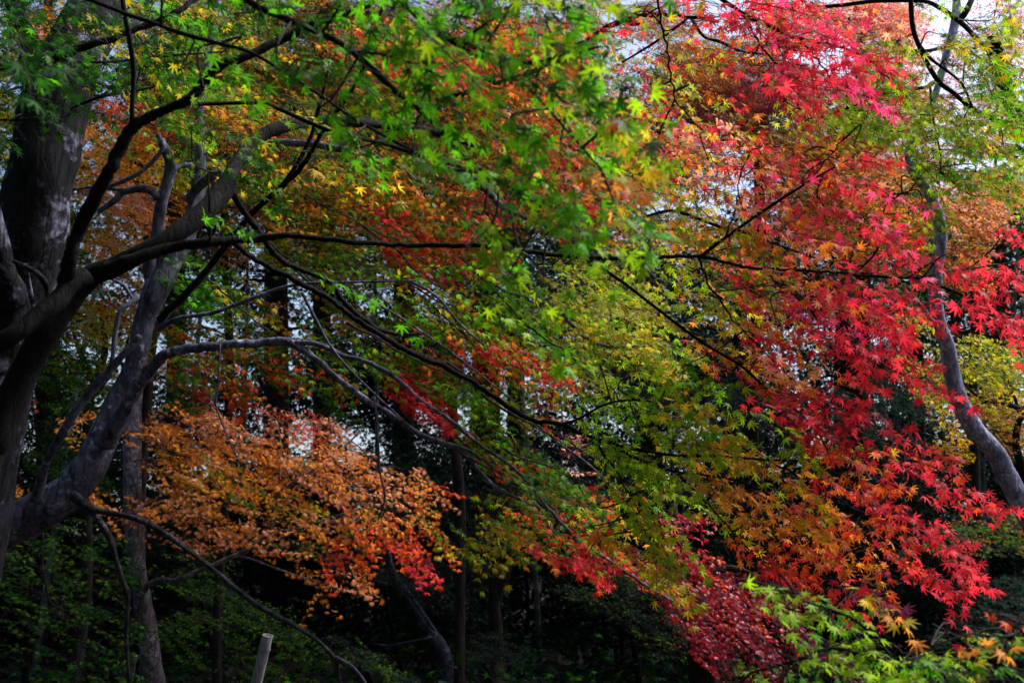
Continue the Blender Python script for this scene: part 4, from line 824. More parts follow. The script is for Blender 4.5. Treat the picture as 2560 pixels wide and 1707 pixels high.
far_tree('maple_tree', 'tall coral pink maple against the white sky at the top right',
         foot(2150, 1500, 13.5), [(2150, 1480, 13.5, 22), (2150, 1100, 13.5, 20), (2160, 700, 13.5, 17), (2160, 500, 13.6, 13), (2130, 300, 13.7, 10), (2150, 100, 13.8, 6)],
         [[(2155, 520, 13.6, 9), (2100, 350, 13.6, 6), (2000, 250, 13.6, 3)], [(2135, 320, 13.7, 8), (2230, 200, 13.7, 5), (2290, 60, 13.7, 3)], [(2150, 420, 13.7, 8), (2240, 340, 13.7, 5), (2330, 300, 13.7, 3)]],
         [(2200, 60, 110, 60, 5, 1.0, 'sfsc', 13.6), (2120, 40, 110, 50, 5, .8, 'spsO', 13.6), (2270, 60, 40, 50, 5, .6, 'ssf', 13.6), (2230, 150, 90, 45, 5, 1.0, 'sOsf', 13.6), (2260, 260, 100, 50, 5, 1.0, 'sfOs', 13.6), (2180, 230, 100, 50, 5, 1.0, 'sObs', 13.6), (2110, 330, 110, 50, 5, .9, 'sOby', 13.7), (2230, 340, 100, 40, 5, .8, 'sOs', 13.7), (2180, 400, 110, 45, 5, .9, 'OysO', 13.7), (2030, 380, 110, 45, 5, .7, 'Osby', 13.7), (2330, 400, 60, 45, 5, .7, 'Oey', 13.7), (2440, 360, 70, 35, 0, .5, 'Os', 13.8), (2400, 300, 50, 30, 0, .4, 'sf', 13.8), (2420, 200, 70, 60, 0, .22, 'cps', 13.8), (2480, 60, 80, 60, 0, .28, 'cps', 13.8), (2390, 100, 40, 60, 0, .12, 'csp', 13.8), (2520, 150, 50, 60, 0, .3, 'csp', 13.8), (2470, 260, 60, 40, 0, .35, 'sOb', 13.8), (2550, 30, 40, 60, 0, .3, 'cps', 13.8)], dens=1.25)
far_tree('maple_tree', 'purple and rust leaved maple behind the scarlet spray, high right of centre',
         foot(1880, 1500, 15), [(1880, 1480, 15, 20), (1880, 1000, 15, 18), (1900, 600, 15, 15), (1890, 350, 15, 10), (1870, 200, 15.1, 6)],
         [[(1890, 400, 15, 8), (1820, 260, 15, 5), (1760, 200, 15, 3)], [(1890, 330, 15, 7), (1960, 220, 15, 4), (2010, 160, 15, 2)]],
         [(1740, 160, 90, 50, 10, 1.0, 'bObO', 15), (1780, 240, 110, 55, 10, 1.0, 'bbfb', 15), (1880, 200, 110, 45, 5, .7, 'pbpb', 15), (1890, 250, 90, 28, 5, .9, 'pppR', 14.8), (1860, 130, 100, 45, 5, .6, 'nbO', 15), (1720, 220, 90, 50, 10, .7, 'Obp', 15), (1930, 300, 100, 40, 5, .5, 'bpbn', 15), (1800, 330, 120, 40, 5, .5, 'bOb', 15), (2000, 220, 60, 60, 5, .8, 'bsp', 15), (1990, 60, 80, 60, 0, .7, 'Obb', 15), (1660, 60, 100, 60, 5, .5, 'fyb', 15), (1960, 380, 120, 50, 5, .7, 'bOk', 15), (1720, 420, 100, 50, 5, .5, 'bfk', 15), (2060, 460, 120, 50, 5, .8, 'Obn', 15), (2060, 560, 120, 60, 5, .9, 'yOb', 15), (2200, 760, 100, 50, 5, .5, 'kn', 15)], dens=1.7)
far_tree('maple_tree', 'glowing orange maple beyond the black limb fork at the upper left',
         foot(300, 1500, 12), [(345, 1480, 12, 16), (350, 1200, 12, 15), (375, 900, 12, 14), (395, 650, 12, 14), (380, 520, 12, 11), (340, 440, 12, 9), (310, 380, 12, 5)],
         [[(385, 600, 12, 9), (330, 540, 12, 6), (260, 520, 12, 3)], [(360, 480, 12, 8), (300, 400, 12, 6), (240, 360, 12, 3)]],
         [(300, 350, 90, 45, 10, 1.0, 'OoYO', 11.8), (250, 420, 80, 45, 10, 1.0, 'OOY', 11.8), (340, 420, 80, 40, 10, .9, 'YOO', 11.8), (290, 490, 100, 40, 15, 1.1, 'OsOs', 11.7), (350, 540, 70, 45, 20, 1.1, 'OsO', 11.7), (250, 560, 90, 40, 10, .8, 'nOyG', 11.7), (300, 620, 100, 38, 15, 1.0, 'OYsO', 11.7), (210, 660, 80, 40, 10, .7, 'nyG', 11.8), (330, 290, 100, 40, 10, .8, 'fObf', 11.8), (400, 330, 60, 60, 10, .6, 'fOb', 11.8), (230, 480, 60, 40, 0, .7, 'nyO', 11.8), (180, 560, 50, 60, 0, .7, 'nGy', 11.8), (440, 430, 60, 50, 10, .7, 'Yyl', 11.7), (470, 500, 50, 50, 0, .6, 'Ob', 11.8), (70, 60, 70, 40, 0, .8, 'fOO', 12), (110, 90, 50, 40, 0, .8, 'OsO', 12), (10, 440, 60, 160, 0, .6, 'nGy', 12), (180, 340, 50, 70, 0, .6, 'nOO', 12), (440, 220, 80, 80, 0, .5, 'nyO', 12)])
far_tree('maple_tree', 'gold and pale yellow maple low behind the fork of the grey trunk',
         foot(200, 1500, 10.5), [(215, 1480, 10.5, 14), (215, 1200, 10.5, 13), (225, 1000, 10.5, 11), (262, 880, 10.5, 8), (250, 780, 10.5, 5)],
         [[(235, 960, 10.5, 8), (200, 880, 10.5, 6), (180, 820, 10.5, 3)], [(240, 980, 10.5, 7), (300, 900, 10.5, 5), (330, 820, 10.5, 3)]],
         [(250, 790, 80, 36, 10, .9, 'Yyey', 10.3), (310, 760, 60, 40, 10, .8, 'yfR', 10.3), (290, 830, 60, 35, 10, .8, 'Yey', 10.3), (220, 730, 80, 40, 10, .6, 'nOG', 10.4), (180, 850, 80, 45, 15, .7, 'Gny', 10.2), (220, 930, 90, 45, 15, .8, 'nGgy', 10.2), (180, 990, 80, 45, 15, .6, 'GGn', 10.2), (320, 700, 60, 30, 10, .6, 'OyG', 10.4), (130, 740, 40, 30, 10, .5, 'nG', 10.4), (100, 1100, 100, 50, 10, .45, 'GGk', 10.2), (170, 1170, 100, 50, 10, .45, 'GGn', 10.2), (420, 860, 60, 50, 20, .5, 'nYn', 10.4), (440, 800, 50, 50, 20, .4, 'nO', 10.4), (110, 900, 60, 60, 0, .6, 'Gn', 10.2)])

far_tree('maple_tree', 'rust and olive maple filling in behind the near green leaves at the top centre',
         foot(1150, 1500, 10.5), [(1150, 1500, 10.5, 13), (1150, 1250, 10.5, 13), (1130, 1000, 10.5, 12), (1150, 700, 10.6, 11), (1140, 450, 10.7, 9), (1120, 250, 10.8, 6)],
         [[(1150, 600, 10.6, 6), (1280, 480, 10.5, 5), (1400, 420, 10.4, 3)], [(1145, 480, 10.7, 6), (1000, 350, 10.6, 5), (880, 280, 10.5, 3)], [(1130, 330, 10.7, 6), (1250, 200, 10.6, 5), (1380, 100, 10.5, 3)]],
         [(760, 60, 160, 80, 5, 1.1, 'nOyb', 10.6), (950, 90, 160, 80, 5, 1.1, 'bfOb', 10.8), (1150, 80, 160, 80, 5, 1.1, 'fbRO', 10.8), (1350, 60, 140, 80, 5, .9, 'bOfn', 10.8), (1520, 40, 100, 60, 5, .6, 'fbye', 10.8),
          (700, 200, 140, 80, 5, 1.1, 'yOnb', 10.6), (880, 240, 140, 80, 5, 1.1, 'bOyn', 10.8), (1060, 230, 140, 80, 5, 1.1, 'fRbO', 10.8), (1240, 230, 140, 80, 5, 1.1, 'RfbO', 10.8), (1390, 230, 110, 80, 5, .8, 'bfOy', 10.8),
          (1000, 380, 150, 70, 5, 1.1, 'yObn', 10.6), (1180, 380, 150, 70, 5, 1.1, 'bOyn', 10.6), (1370, 400, 140, 70, 5, 1.1, 'fbRn', 10.6), (1520, 430, 110, 60, 5, .9, 'fOrb', 10.6), (780, 380, 130, 60, 5, .8, 'nOyb', 10.6),
          (1250, 520, 140, 60, 5, 1.0, 'bfOn', 10.6), (1420, 520, 120, 50, 5, .9, 'Rfbk', 10.6), (1060, 520, 140, 60, 5, 1.0, 'bOfn', 10.5), (880, 500, 130, 60, 5, .9, 'yOb', 10.5), (720, 510, 110, 50, 5, .6, 'fbn', 10.6),
          (950, 620, 140, 50, 5, .8, 'nyb', 10.5), (1120, 640, 130, 50, 5, .8, 'fbO', 10.5), (750, 620, 110, 50, 5, .5, 'nyb', 10.6), (1300, 640, 110, 60, 5, .7, 'kGn', 10.6), (900, -120, 260, 90, 5, .8, 'nOyb', 10.8), (1300, -110, 240, 80, 5, .7, 'bfOn', 10.8), (1050, -270, 300, 90, 5, .7, 'nOyb', 10.8), (1600, 200, 90, 60, 5, .5, 'bOfn', 10.8), (1610, 320, 100, 70, 5, .9, 'fbrO', 10.8), (1650, 430, 110, 60, 5, .6, 'bfOn', 10.7), (1600, 560, 120, 60, 5, .8, 'nyOb', 10.6), (1760, 600, 120, 60, 5, .7, 'nyOb', 10.6), (1880, 700, 120, 60, 5, .7, 'nObf', 10.6), (1500, 640, 120, 50, 5, .7, 'nyk', 10.6)], greener=.3)
far_tree('maple_tree', 'olive and green maple behind the upright black limb at the upper left',
         foot(560, 1500, 10), [(545, 1500, 10, 12), (560, 1250, 10, 12), (575, 900, 10, 11), (560, 600, 10, 10), (570, 350, 10, 8), (560, 150, 10.1, 5)],
         [[(560, 500, 10, 6), (480, 380, 10, 4), (420, 250, 10, 3)], [(568, 400, 10, 5), (650, 300, 10, 4), (720, 220, 10, 2)]],
         [(400, 60, 120, 70, 5, 1.1, 'nGyO', 10), (560, 60, 120, 70, 5, 1.1, 'nyOG', 10), (420, 190, 120, 70, 5, 1.1, 'nGyb', 10), (570, 190, 120, 70, 5, 1.1, 'ynOb', 10), (520, 320, 110, 60, 5, 1.0, 'nyOb', 10), (650, 320, 100, 60, 5, .9, 'Obyf', 10), (600, 420, 100, 50, 5, .8, 'nOy', 10),
          (560, 520, 90, 50, 5, .7, 'nGO', 10), (650, 500, 80, 50, 5, .5, 'kbf', 10), (560, 640, 90, 50, 5, .6, 'ObnG', 10), (500, 760, 90, 60, 5, .6, 'Gnk', 10), (650, 760, 60, 30, 5, .4, 'sb', 10), (30, 200, 80, 120, 0, .8, 'Gny', 10), (130, 20, 60, 30, 0, .8, 'OfO', 10), (620, 880, 80, 40, 5, .5, 'Gnf', 10), (500, 870, 80, 40, 5, .6, 'nfb', 10), (350, -110, 260, 90, 5, .8, 'nGyO', 10), (500, -260, 260, 90, 5, .8, 'nGyO', 10), (100, -200, 240, 100, 5, .8, 'nGG', 10)])

# low green and rust maples in the dark below
low = [
    ('dark green maple filling the bottom left corner under the grey trunk', (60, 12.0, 0), 'GGkn',
     [(80, 1450, 120, 60, 25, .6), (220, 1420, 120, 50, 20, .55), (120, 1560, 130, 60, 20, .5), (260, 1560, 120, 50, 20, .45), (90, 1380, 130, 60, 0, .5), (230, 1330, 80, 50, 20, .45), (60, 1650, 130, 50, 20, .35), (240, 1660, 100, 45, 20, .35), (130, 1480, 140, 40, 10, .4), (320, 1480, 50, 80, 0, .3)], 7.0),
    ('green maple crown arching beside the cut bamboo pole', (560, 12.5, 0), 'tnGn',
     [(480, 1460, 90, 28, 15, 1.0), (580, 1500, 120, 36, 25, 1.1), (470, 1560, 90, 28, -10, 1.0), (560, 1560, 100, 30, 10, .9), (700, 1560, 90, 36, 35, 1.0), (760, 1620, 80, 30, 35, .9), (640, 1640, 90, 30, 20, .6), (480, 1640, 60, 26, 10, .5), (680, 1690, 100, 30, 10, .5), (420, 1590, 60, 22, 0, .7), (500, 1400, 80, 24, 10, .6), (640, 1350, 90, 18, 10, .4), (780, 1365, 60, 22, 15, .9)], 10.5),
    ('blue green maple tier at the bottom edge left of centre', (930, 12.5, 0), 'ttkn',
     [(900, 1640, 100, 26, 15, .8), (960, 1680, 110, 26, 20, 1.1), (860, 1600, 60, 20, 20, .6), (1040, 1700, 80, 20, 20, .7)], 10.0),
    ('small blue green maple tier right of the leaning mossy trunk', (1230, 13.5, 0), 'ttkt',
     [(1200, 1600, 60, 18, -15, 1.1), (1260, 1620, 70, 22, 15, 1.2), (1180, 1640, 50, 18, 0, 1.0), (1310, 1640, 40, 14, 25, .9), (1150, 1655, 30, 10, 0, .7)], 11.5),
    ('grey green maple tier spreading behind the hanging orange and red tips', (1010, 14.0, 0), 'tkkt',
     [(950, 1430, 110, 26, 10, .9), (1020, 1450, 100, 26, 10, 1.0), (1080, 1490, 80, 22, 15, .8), (1180, 1370, 90, 26, 5, .8), (1140, 1420, 90, 24, 5, .6), (1120, 1470, 50, 14, 20, .5), (850, 1400, 90, 20, 10, .5)], 12.0),
    ('drooping grey green maple below the crimson leaves, right of centre', (1600, 12.5, 0), 'nktk',
     [(1560, 1450, 90, 36, 20, 1.0), (1640, 1500, 110, 36, 35, 1.1), (1500, 1500, 90, 30, 15, .9), (1580, 1550, 100, 34, 30, .9), (1660, 1580, 80, 30, 45, .9), (1450, 1480, 60, 24, 10, .6), (1620, 1620, 60, 24, 50, .7), (1700, 1540, 50, 40, 40, .7), (1530, 1420, 60, 22, 30, .7)], 10.5),
    ('teal green maple crown behind the lower red tips, right of centre', (2200, 15.0, 0), 'tttk',
     [(2150, 1010, 100, 40, 0, 1.0), (2230, 980, 90, 40, 0, 1.0), (2120, 1060, 90, 30, 5, .9), (2300, 1010, 80, 40, 5, .9), (2260, 940, 80, 36, 0, .8), (2180, 1080, 60, 24, 5, .6), (2350, 1040, 50, 26, 5, .7), (1850, 1000, 60, 40, 0, .7), (1700, 1000, 120, 50, 0, .5), (1600, 920, 120, 50, 0, .5)], 13.0),
    ('brown and grey green maple under the foot of the bending trunk', (2480, 12.5, 0), 'nbnt',
     [(2480, 1310, 100, 32, -5, 1.0), (2400, 1330, 60, 24, 0, .8), (2540, 1300, 60, 40, 0, 1.0), (2460, 1350, 90, 30, 5, .8), (2540, 1370, 70, 28, 5, .8), (2350, 1360, 50, 20, 0, .5), (2260, 1400, 50, 20, 0, .5)], 10.5),
    ('teal green maple at the lower right edge above the blurred lime leaves', (2520, 12.0, 0), 'ttkt',
     [(2540, 1460, 70, 40, -20, 1.1), (2500, 1510, 80, 34, -20, 1.1), (2460, 1560, 70, 30, -10, 1.0), (2550, 1540, 60, 40, 0, 1.0), (2400, 1590, 60, 20, 0, .8), (2500, 1480, 50, 18, -20, .7)], 10.0),
]
for k, (lab, (bx, bd, _), cols, pts, d) in enumerate(low):
    b = foot(bx, 1500, d + .6)
    top = min(p[1] for p in pts) + 40
    tx = pts[0][0]
    t = Tree('maple_tree', b, lab, bark=M_BARK_DARK)
    t.limb([(bx, 1720, d + .6, 9), ((bx * 2 + tx) / 3, 1620 if top < 1560 else 1690, d + .5, 8), ((bx + 2 * tx) / 3, (top + 1640) / 2, d + .3, 6), (tx, top, d + .1, 4)], 'trunk', 8, True, 5, .05)
    NLEAF += t.crown([(x, y, rx, ry, a, c, cols, d) for (x, y, rx, ry, a, c) in pts], M_LEAF, horiz=.75, flow=8, dens=.6)

# ================================================================== the woods behind
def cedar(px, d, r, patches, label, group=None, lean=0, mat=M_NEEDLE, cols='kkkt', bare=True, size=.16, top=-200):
    global NLEAF
    t = Tree('cedar_tree', foot(px, 1400, d), label, group, bark=M_BARK_CEDAR)
    b = P(px, 1400, d)
    t.limb([(px + lean, 1380, d, r), (px + lean * .5, 1000, d, r * .92), (px, 1000 - (1000 - top) * .35, d, r * .8), (px - lean * .3, 1000 - (1000 - top) * .7, d, r * .5), (px - lean * .5, top, d, r * .2)], 'trunk', 14, True, 6, .03)
    for q in range(7):
        y = 950 - q * 120; sg = 1 if q % 2 else -1; ln = 130 + 40 * math.sin(q * 2.1 + px)
        if y < top + 40: continue
        t.limb([(px, y, d, 5), (px + sg * ln * .5, y - 10, d - .4, 3.4), (px + sg * ln, y + 30, d - .8, 1.6)], sides=6, n=4)
    f = Foliage()
    for p in patches:
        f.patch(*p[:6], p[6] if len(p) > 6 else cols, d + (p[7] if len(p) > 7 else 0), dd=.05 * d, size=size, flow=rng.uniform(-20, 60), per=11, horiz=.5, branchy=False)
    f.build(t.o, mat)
    NLEAF += f.count


# (x, distance, radius, crown patches)
cedar(690, 21, 34, [(640, 600, 120, 90, 0, .8), (760, 560, 110, 90, 0, .9), (700, 400, 160, 120, 0, 1.0), (720, 200, 140, 120, 0, 1.0), (690, 900, 60, 60, 0, .4), (780, 930, 60, 60, 0, .5), (610, 800, 40, 50, 0, .25), (700, 0, 120, 100, 0, 1.)],
      'dark cedar trunk standing before the white sky gap left of centre')
cedar(805, 23, 26, [(830, 700, 100, 60, 0, .5), (820, 960, 70, 60, 0, .5), (860, 450, 120, 100, 0, 1.0), (850, 250, 120, 100, 0, 1.0), (880, 60, 120, 100, 0, 1.)],
      'slimmer dark cedar next right of the one before the sky gap')
cedar(1010, 22, 30, [(1010, 650, 110, 80, 0, 1.1), (1040, 450, 130, 100, 0, 1.2), (1050, 1100, 90, 60, 0, 1.3), (1010, 250, 130, 100, 0, 1.), (1060, 850, 90, 70, 0, .8)],
      'dark cedar behind the scarlet spray in the middle')
cedar(1215, 20, 38, [(1190, 820, 110, 80, 0, .7), (1180, 600, 120, 90, 0, .9), (1200, 380, 130, 100, 0, .9), (1170, 1150, 120, 80, 0, 1.4), (1230, 150, 120, 100, 0, .9), (1100, 1230, 110, 60, 0, 1.2)],
      'broad dark cedar right of centre with foliage down to the shade')
cedar(1290, 24, 24, [(1330, 780, 100, 70, 0, .9, 'kkt'), (1340, 980, 80, 60, 0, .5), (1350, 560, 120, 90, 0, .8), (1380, 350, 120, 90, 0, .6), (1300, 1180, 100, 60, 0, 1.2)],
      'slim cedar half hidden behind hanging green sprays at the centre')
cedar(2110, 22, 32, [(2080, 900, 110, 70, 0, 1.4), (2170, 1100, 100, 60, 0, 1.2), (2130, 1250, 120, 60, 0, 1.3), (2050, 1200, 90, 60, 0, 1.), (2190, 850, 90, 60, 0, 1.3), (2100, 700, 110, 80, 0, .8)],
      'massive dark cedar trunk behind the lower red tips', lean=10, top=700)
cedar(1850, 23, 26, [(1810, 950, 120, 80, 0, 1.4), (1740, 900, 110, 70, 0, 1.2), (1900, 1060, 110, 60, 0, 1.2), (1830, 700, 110, 70, 0, .6)],
      'dark cedar behind the olive and orange sprays', top=700)
cedar(1620, 22, 30, [(1560, 700, 120, 60, 0, 1.6, 'tGk'), (1640, 800, 120, 70, 0, 1.4, 'tGk'), (1600, 960, 130, 70, 0, 1.3, 'tkk'), (1560, 1080, 120, 60, 0, .9), (1480, 640, 100, 50, 0, 1.2, 'tGk'), (1650, 1150, 120, 60, 0, .8), (1440, 820, 100, 80, 0, 1.)],
      'deep green cedar seen through the gap below the long black limb', top=600)
cedar(120, 17, 30, [(60, 700, 100, 120, 0, 1.), (100, 1000, 120, 90, 0, 1.3), (60, 450, 120, 120, 0, 1.2), (140, 1200, 130, 80, 0, 1.2), (80, 200, 140, 120, 0, 1.2), (250, 1080, 100, 70, 0, 1.1)],
      'dark cedar behind the old trunk at the left edge')
cedar(440, 19, 26, [(430, 750, 100, 70, 0, .9, 'Gkk'), (400, 1020, 110, 50, 0, 1.2), (470, 560, 100, 80, 0, 1.1, 'Gkk'), (440, 350, 120, 100, 0, 1.1), (500, 980, 60, 50, 0, .6), (440, 150, 140, 100, 0, 1.1), (360, 420, 60, 60, 0, 1.2, 'Gkt')],
      'dark cedar behind the fork of the grey maple')
cedar(2500, 20, 24, [(2500, 600, 110, 70, 0, 1.5, 'GtG'), (2470, 720, 120, 60, 0, 1.4, 'GtG'), (2540, 500, 70, 60, 0, 1.2, 'GtG'), (2500, 820, 120, 50, 0, 1.3, 'tkk'), (2530, 1200, 70, 60, 0, 1.2), (2440, 1140, 80, 50, 0, 1.1)],
      'bright green leaved tree at the right edge under the orange crown', top=430)
cedar(2290, 21, 22, [(2270, 780, 110, 50, 0, 1.4), (2330, 700, 80, 50, 0, 1., 'tkn'), (2280, 1100, 110, 50, 0, 1.), (2250, 900, 100, 50, 0, 1.2), (2350, 1200, 90, 60, 0, 1.1)],
      'dark cedar filling the shade left of the bending trunk', top=650)

# shaded evergreen shrubs along the foot of the woods
def shrub(name, x, d, pts, cols, label, group=None):
    global NLEAF
    t = Tree(name, foot(x, 1450, d), label, group, cat='shrub', bark=M_BARK_CEDAR)
    t.limb([(x, 1500, d, 5), (x - 8, 1400, d, 4), (x + 8, 1300, d, 2)], 'stem', 6, True, 4)
    f = Foliage()
    for p in pts:
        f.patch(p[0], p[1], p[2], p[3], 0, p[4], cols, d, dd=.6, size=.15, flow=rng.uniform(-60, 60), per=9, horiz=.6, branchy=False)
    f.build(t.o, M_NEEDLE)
    NLEAF += f.count


for k, x in enumerate(range(-60, 2700, 230)):
    d = 17.5 + 2.2 * math.sin(k * 2.3)
    j = 30 * math.sin(k * 5.1)
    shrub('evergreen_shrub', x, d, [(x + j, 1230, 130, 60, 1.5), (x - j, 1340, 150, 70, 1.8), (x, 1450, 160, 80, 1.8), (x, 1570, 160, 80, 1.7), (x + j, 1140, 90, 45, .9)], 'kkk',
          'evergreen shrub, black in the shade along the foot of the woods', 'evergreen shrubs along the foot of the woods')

# bamboo culms in the grove
def culm_mesh():
    H, n = 11.0, 34
    zs, rs = [], []
    for i in range(n):
        z0 = H * i / n; r = .052 * (1 - .55 * i / n)
        zs += [z0, z0 + .012, z0 + .03, z0 + H / n * .5]; rs += [r * 1.0, r * 1.13, r * .97, r]
    a = np.linspace(0, 2 * math.pi, 10, endpoint=False)
    zs, rs = np.array(zs), np.array(rs)
    V = np.stack([rs[:, None] * np.cos(a), rs[:, None] * np.sin(a), np.repeat(zs[:, None], 10, 1)], -1)
    V[..., 0] += (zs[:, None] / H) ** 3 * .8
    V = V.reshape(-1, 3); m_ = len(zs)
    i = np.arange(m_ - 1)[:, None] * 10; j = np.arange(10)[None]
    return V, np.stack([i + j, i + (j + 1) % 10, i + 10 + (j + 1) % 10, i + 10 + j], -1).reshape(-1, 4)


M_CULM, nt, N, L, pb, out = new_mat('bamboo culm')
tc = N.new('ShaderNodeTexCoord'); no = N.new('ShaderNodeTexNoise'); no.inputs['Scale'].default_value = 3; L.new(tc.outputs['Object'], no.inputs['Vector'])
rp = N.new('ShaderNodeValToRGB'); rp.color_ramp.elements[0].color = (.03, .05, .055, 1); rp.color_ramp.elements[1].color = (.09, .12, .12, 1)
L.new(no.outputs[0], rp.inputs[0]); L.new(rp.outputs[0], pb.inputs['Base Color']); pb.inputs['Roughness'].default_value = .45
V, F = culm_mesh()
proto = mesh_obj('bamboo', V, F, M_CULM)
spots = [(2455, 17, 4), (2400, 19, -2), (2355, 18, 2), (2330, 21, -3), (2260, 20, 3), (2240, 22, -2), (2180, 21, 2), (2320, 16.5, 5), (2480, 19, -3), (2520, 18, 4), (2290, 23, 1), (2210, 18, -4),
         (1350, 17, 3), (1090, 19, -3), (1240, 21, -1), (2030, 20, 2), (1980, 22, -2), (1895, 21, 3), (940, 22, 2), (455, 17, -2), (105, 15, 2), (1700, 23, 2), (1450, 22, -2), (600, 22, 3), (1150, 23, 2)]
for k, (x, d, ln) in enumerate(spots):
    o = proto if k == 0 else proto.copy()
    if k: link(o)
    p = P(x, 1500, d)
    o.location = (p[0], p[1], float(gz(p[0], p[1])) - .05)
    o.rotation_euler = (math.radians(math.sin(k * 3.3) * 2), math.radians(ln), k * 1.3)
    if x > 2150:
        tag(o, 'thin dark bamboo stem in the grove at the lower right', 'bamboo', 'bamboo grove at the lower right')
    else:
        tag(o, 'thin dark bamboo stem standing alone in the shade under the maples', 'bamboo', 'single bamboo stems in the woods')

# leaning mossy trunk and a forked one in the dark
t = Tree('leaning_tree', foot(1095, 1500, 12.5, .15), 'leaning mottled blue grey trunk in the dark below the red tips', bark=M_BARK_MOTTLED)
t.limb([(1110, 1640, 12.5, 20), (1072, 1580, 12.5, 20), (1040, 1530, 12.5, 18), (1005, 1475, 12.5, 15), (975, 1420, 12.5, 12), (962, 1330, 12.5, 11), (955, 1230, 12.6, 9)], 'trunk', 12, True, 6, .05)
t.limb([(1085, 1575, 12.4, 3), (1055, 1530, 12.3, 3), (1010, 1470, 12.3, 3)])
t.limb([(1080, 1592, 12.4, 3), (1040, 1600, 12.3, 3), (975, 1612, 12.2, 3), (930, 1608, 12.2, 1.6)])
f = Foliage()
for p in [(960, 1240, 60, 40, 0, .5), (900, 1160, 70, 40, 0, .4)]: f.patch(*p, 'ktk', 13.0, branchy=False)
f.build(t.o, M_LEAF)
t = Tree('forked_tree', foot(1230, 1560, 13.5), 'dim forked trunk in the shade under the yellow green tips', bark=M_BARK_CEDAR)
t.limb([(1240, 1640, 13.5, 20), (1238, 1560, 13.5, 18), (1235, 1490, 13.5, 15), (1240, 1400, 13.5, 12), (1238, 1300, 13.5, 10)], 'trunk', 12, True)
t.limb([(1238, 1500, 13.5, 13), (1265, 1430, 13.5, 11), (1285, 1340, 13.6, 9), (1300, 1260, 13.6, 7)], sides=10)
f = Foliage(); f.patch(1260, 1230, 90, 40, 0, .6, 'kkt', 13.6, branchy=False); f.build(t.o, M_LEAF)

# the great mass of wood that closes the view far behind
f = Foliage()
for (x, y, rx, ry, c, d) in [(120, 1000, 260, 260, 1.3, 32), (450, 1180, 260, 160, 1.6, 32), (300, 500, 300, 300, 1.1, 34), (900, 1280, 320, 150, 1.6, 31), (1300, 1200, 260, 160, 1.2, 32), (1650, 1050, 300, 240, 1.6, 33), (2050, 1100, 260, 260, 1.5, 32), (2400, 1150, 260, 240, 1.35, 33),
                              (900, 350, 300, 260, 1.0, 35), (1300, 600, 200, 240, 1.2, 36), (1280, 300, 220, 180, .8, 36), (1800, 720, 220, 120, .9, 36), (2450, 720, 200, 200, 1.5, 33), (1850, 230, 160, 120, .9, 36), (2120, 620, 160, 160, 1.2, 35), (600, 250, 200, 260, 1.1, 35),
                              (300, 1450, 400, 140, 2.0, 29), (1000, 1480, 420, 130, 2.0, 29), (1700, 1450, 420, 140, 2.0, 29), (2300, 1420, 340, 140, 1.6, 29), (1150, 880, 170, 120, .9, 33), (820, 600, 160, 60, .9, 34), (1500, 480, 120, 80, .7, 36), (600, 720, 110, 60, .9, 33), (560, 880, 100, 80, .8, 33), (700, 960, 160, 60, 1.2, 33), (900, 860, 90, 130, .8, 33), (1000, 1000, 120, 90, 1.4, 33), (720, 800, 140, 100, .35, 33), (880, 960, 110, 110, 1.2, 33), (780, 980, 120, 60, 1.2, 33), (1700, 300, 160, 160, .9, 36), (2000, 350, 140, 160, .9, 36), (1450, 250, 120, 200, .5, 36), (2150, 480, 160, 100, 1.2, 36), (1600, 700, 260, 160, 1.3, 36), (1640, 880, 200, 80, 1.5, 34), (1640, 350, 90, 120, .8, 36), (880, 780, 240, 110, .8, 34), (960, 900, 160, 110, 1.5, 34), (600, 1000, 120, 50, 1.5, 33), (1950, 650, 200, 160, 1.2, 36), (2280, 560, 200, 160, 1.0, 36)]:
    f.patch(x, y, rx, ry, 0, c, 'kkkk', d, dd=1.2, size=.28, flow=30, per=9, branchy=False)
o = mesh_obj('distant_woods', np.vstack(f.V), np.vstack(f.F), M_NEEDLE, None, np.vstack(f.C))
tag(o, 'far dark evergreen woods closing the view behind everything', 'woods', kind='stuff')
NLEAF += f.count

# ferns and brush on the forest floor
f = Foliage()
n = 16000
ux, uy = rng.uniform(-11, 12, n), rng.uniform(8, 22, n)
uz = gz(ux, uy) + rng.uniform(0, 1, n) ** 1.5 * (.35 + .5 * (np.sin(ux * 1.7) * np.sin(uy * 1.3) > 0))
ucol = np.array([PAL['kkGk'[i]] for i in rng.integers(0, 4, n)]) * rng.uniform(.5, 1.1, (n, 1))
f.leaves(np.stack([ux, uy, uz], -1), rng.normal(0, 1, (n, 3)) + np.array([0, 0, .4]), rng.normal(0, .5, (n, 3)) + np.array([0, 0, 1]), np.full(n, .10), ucol, 2)
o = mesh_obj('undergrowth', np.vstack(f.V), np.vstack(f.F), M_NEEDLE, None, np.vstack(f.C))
tag(o, 'low ferns and brush covering the shaded forest floor', 'undergrowth', kind='stuff')

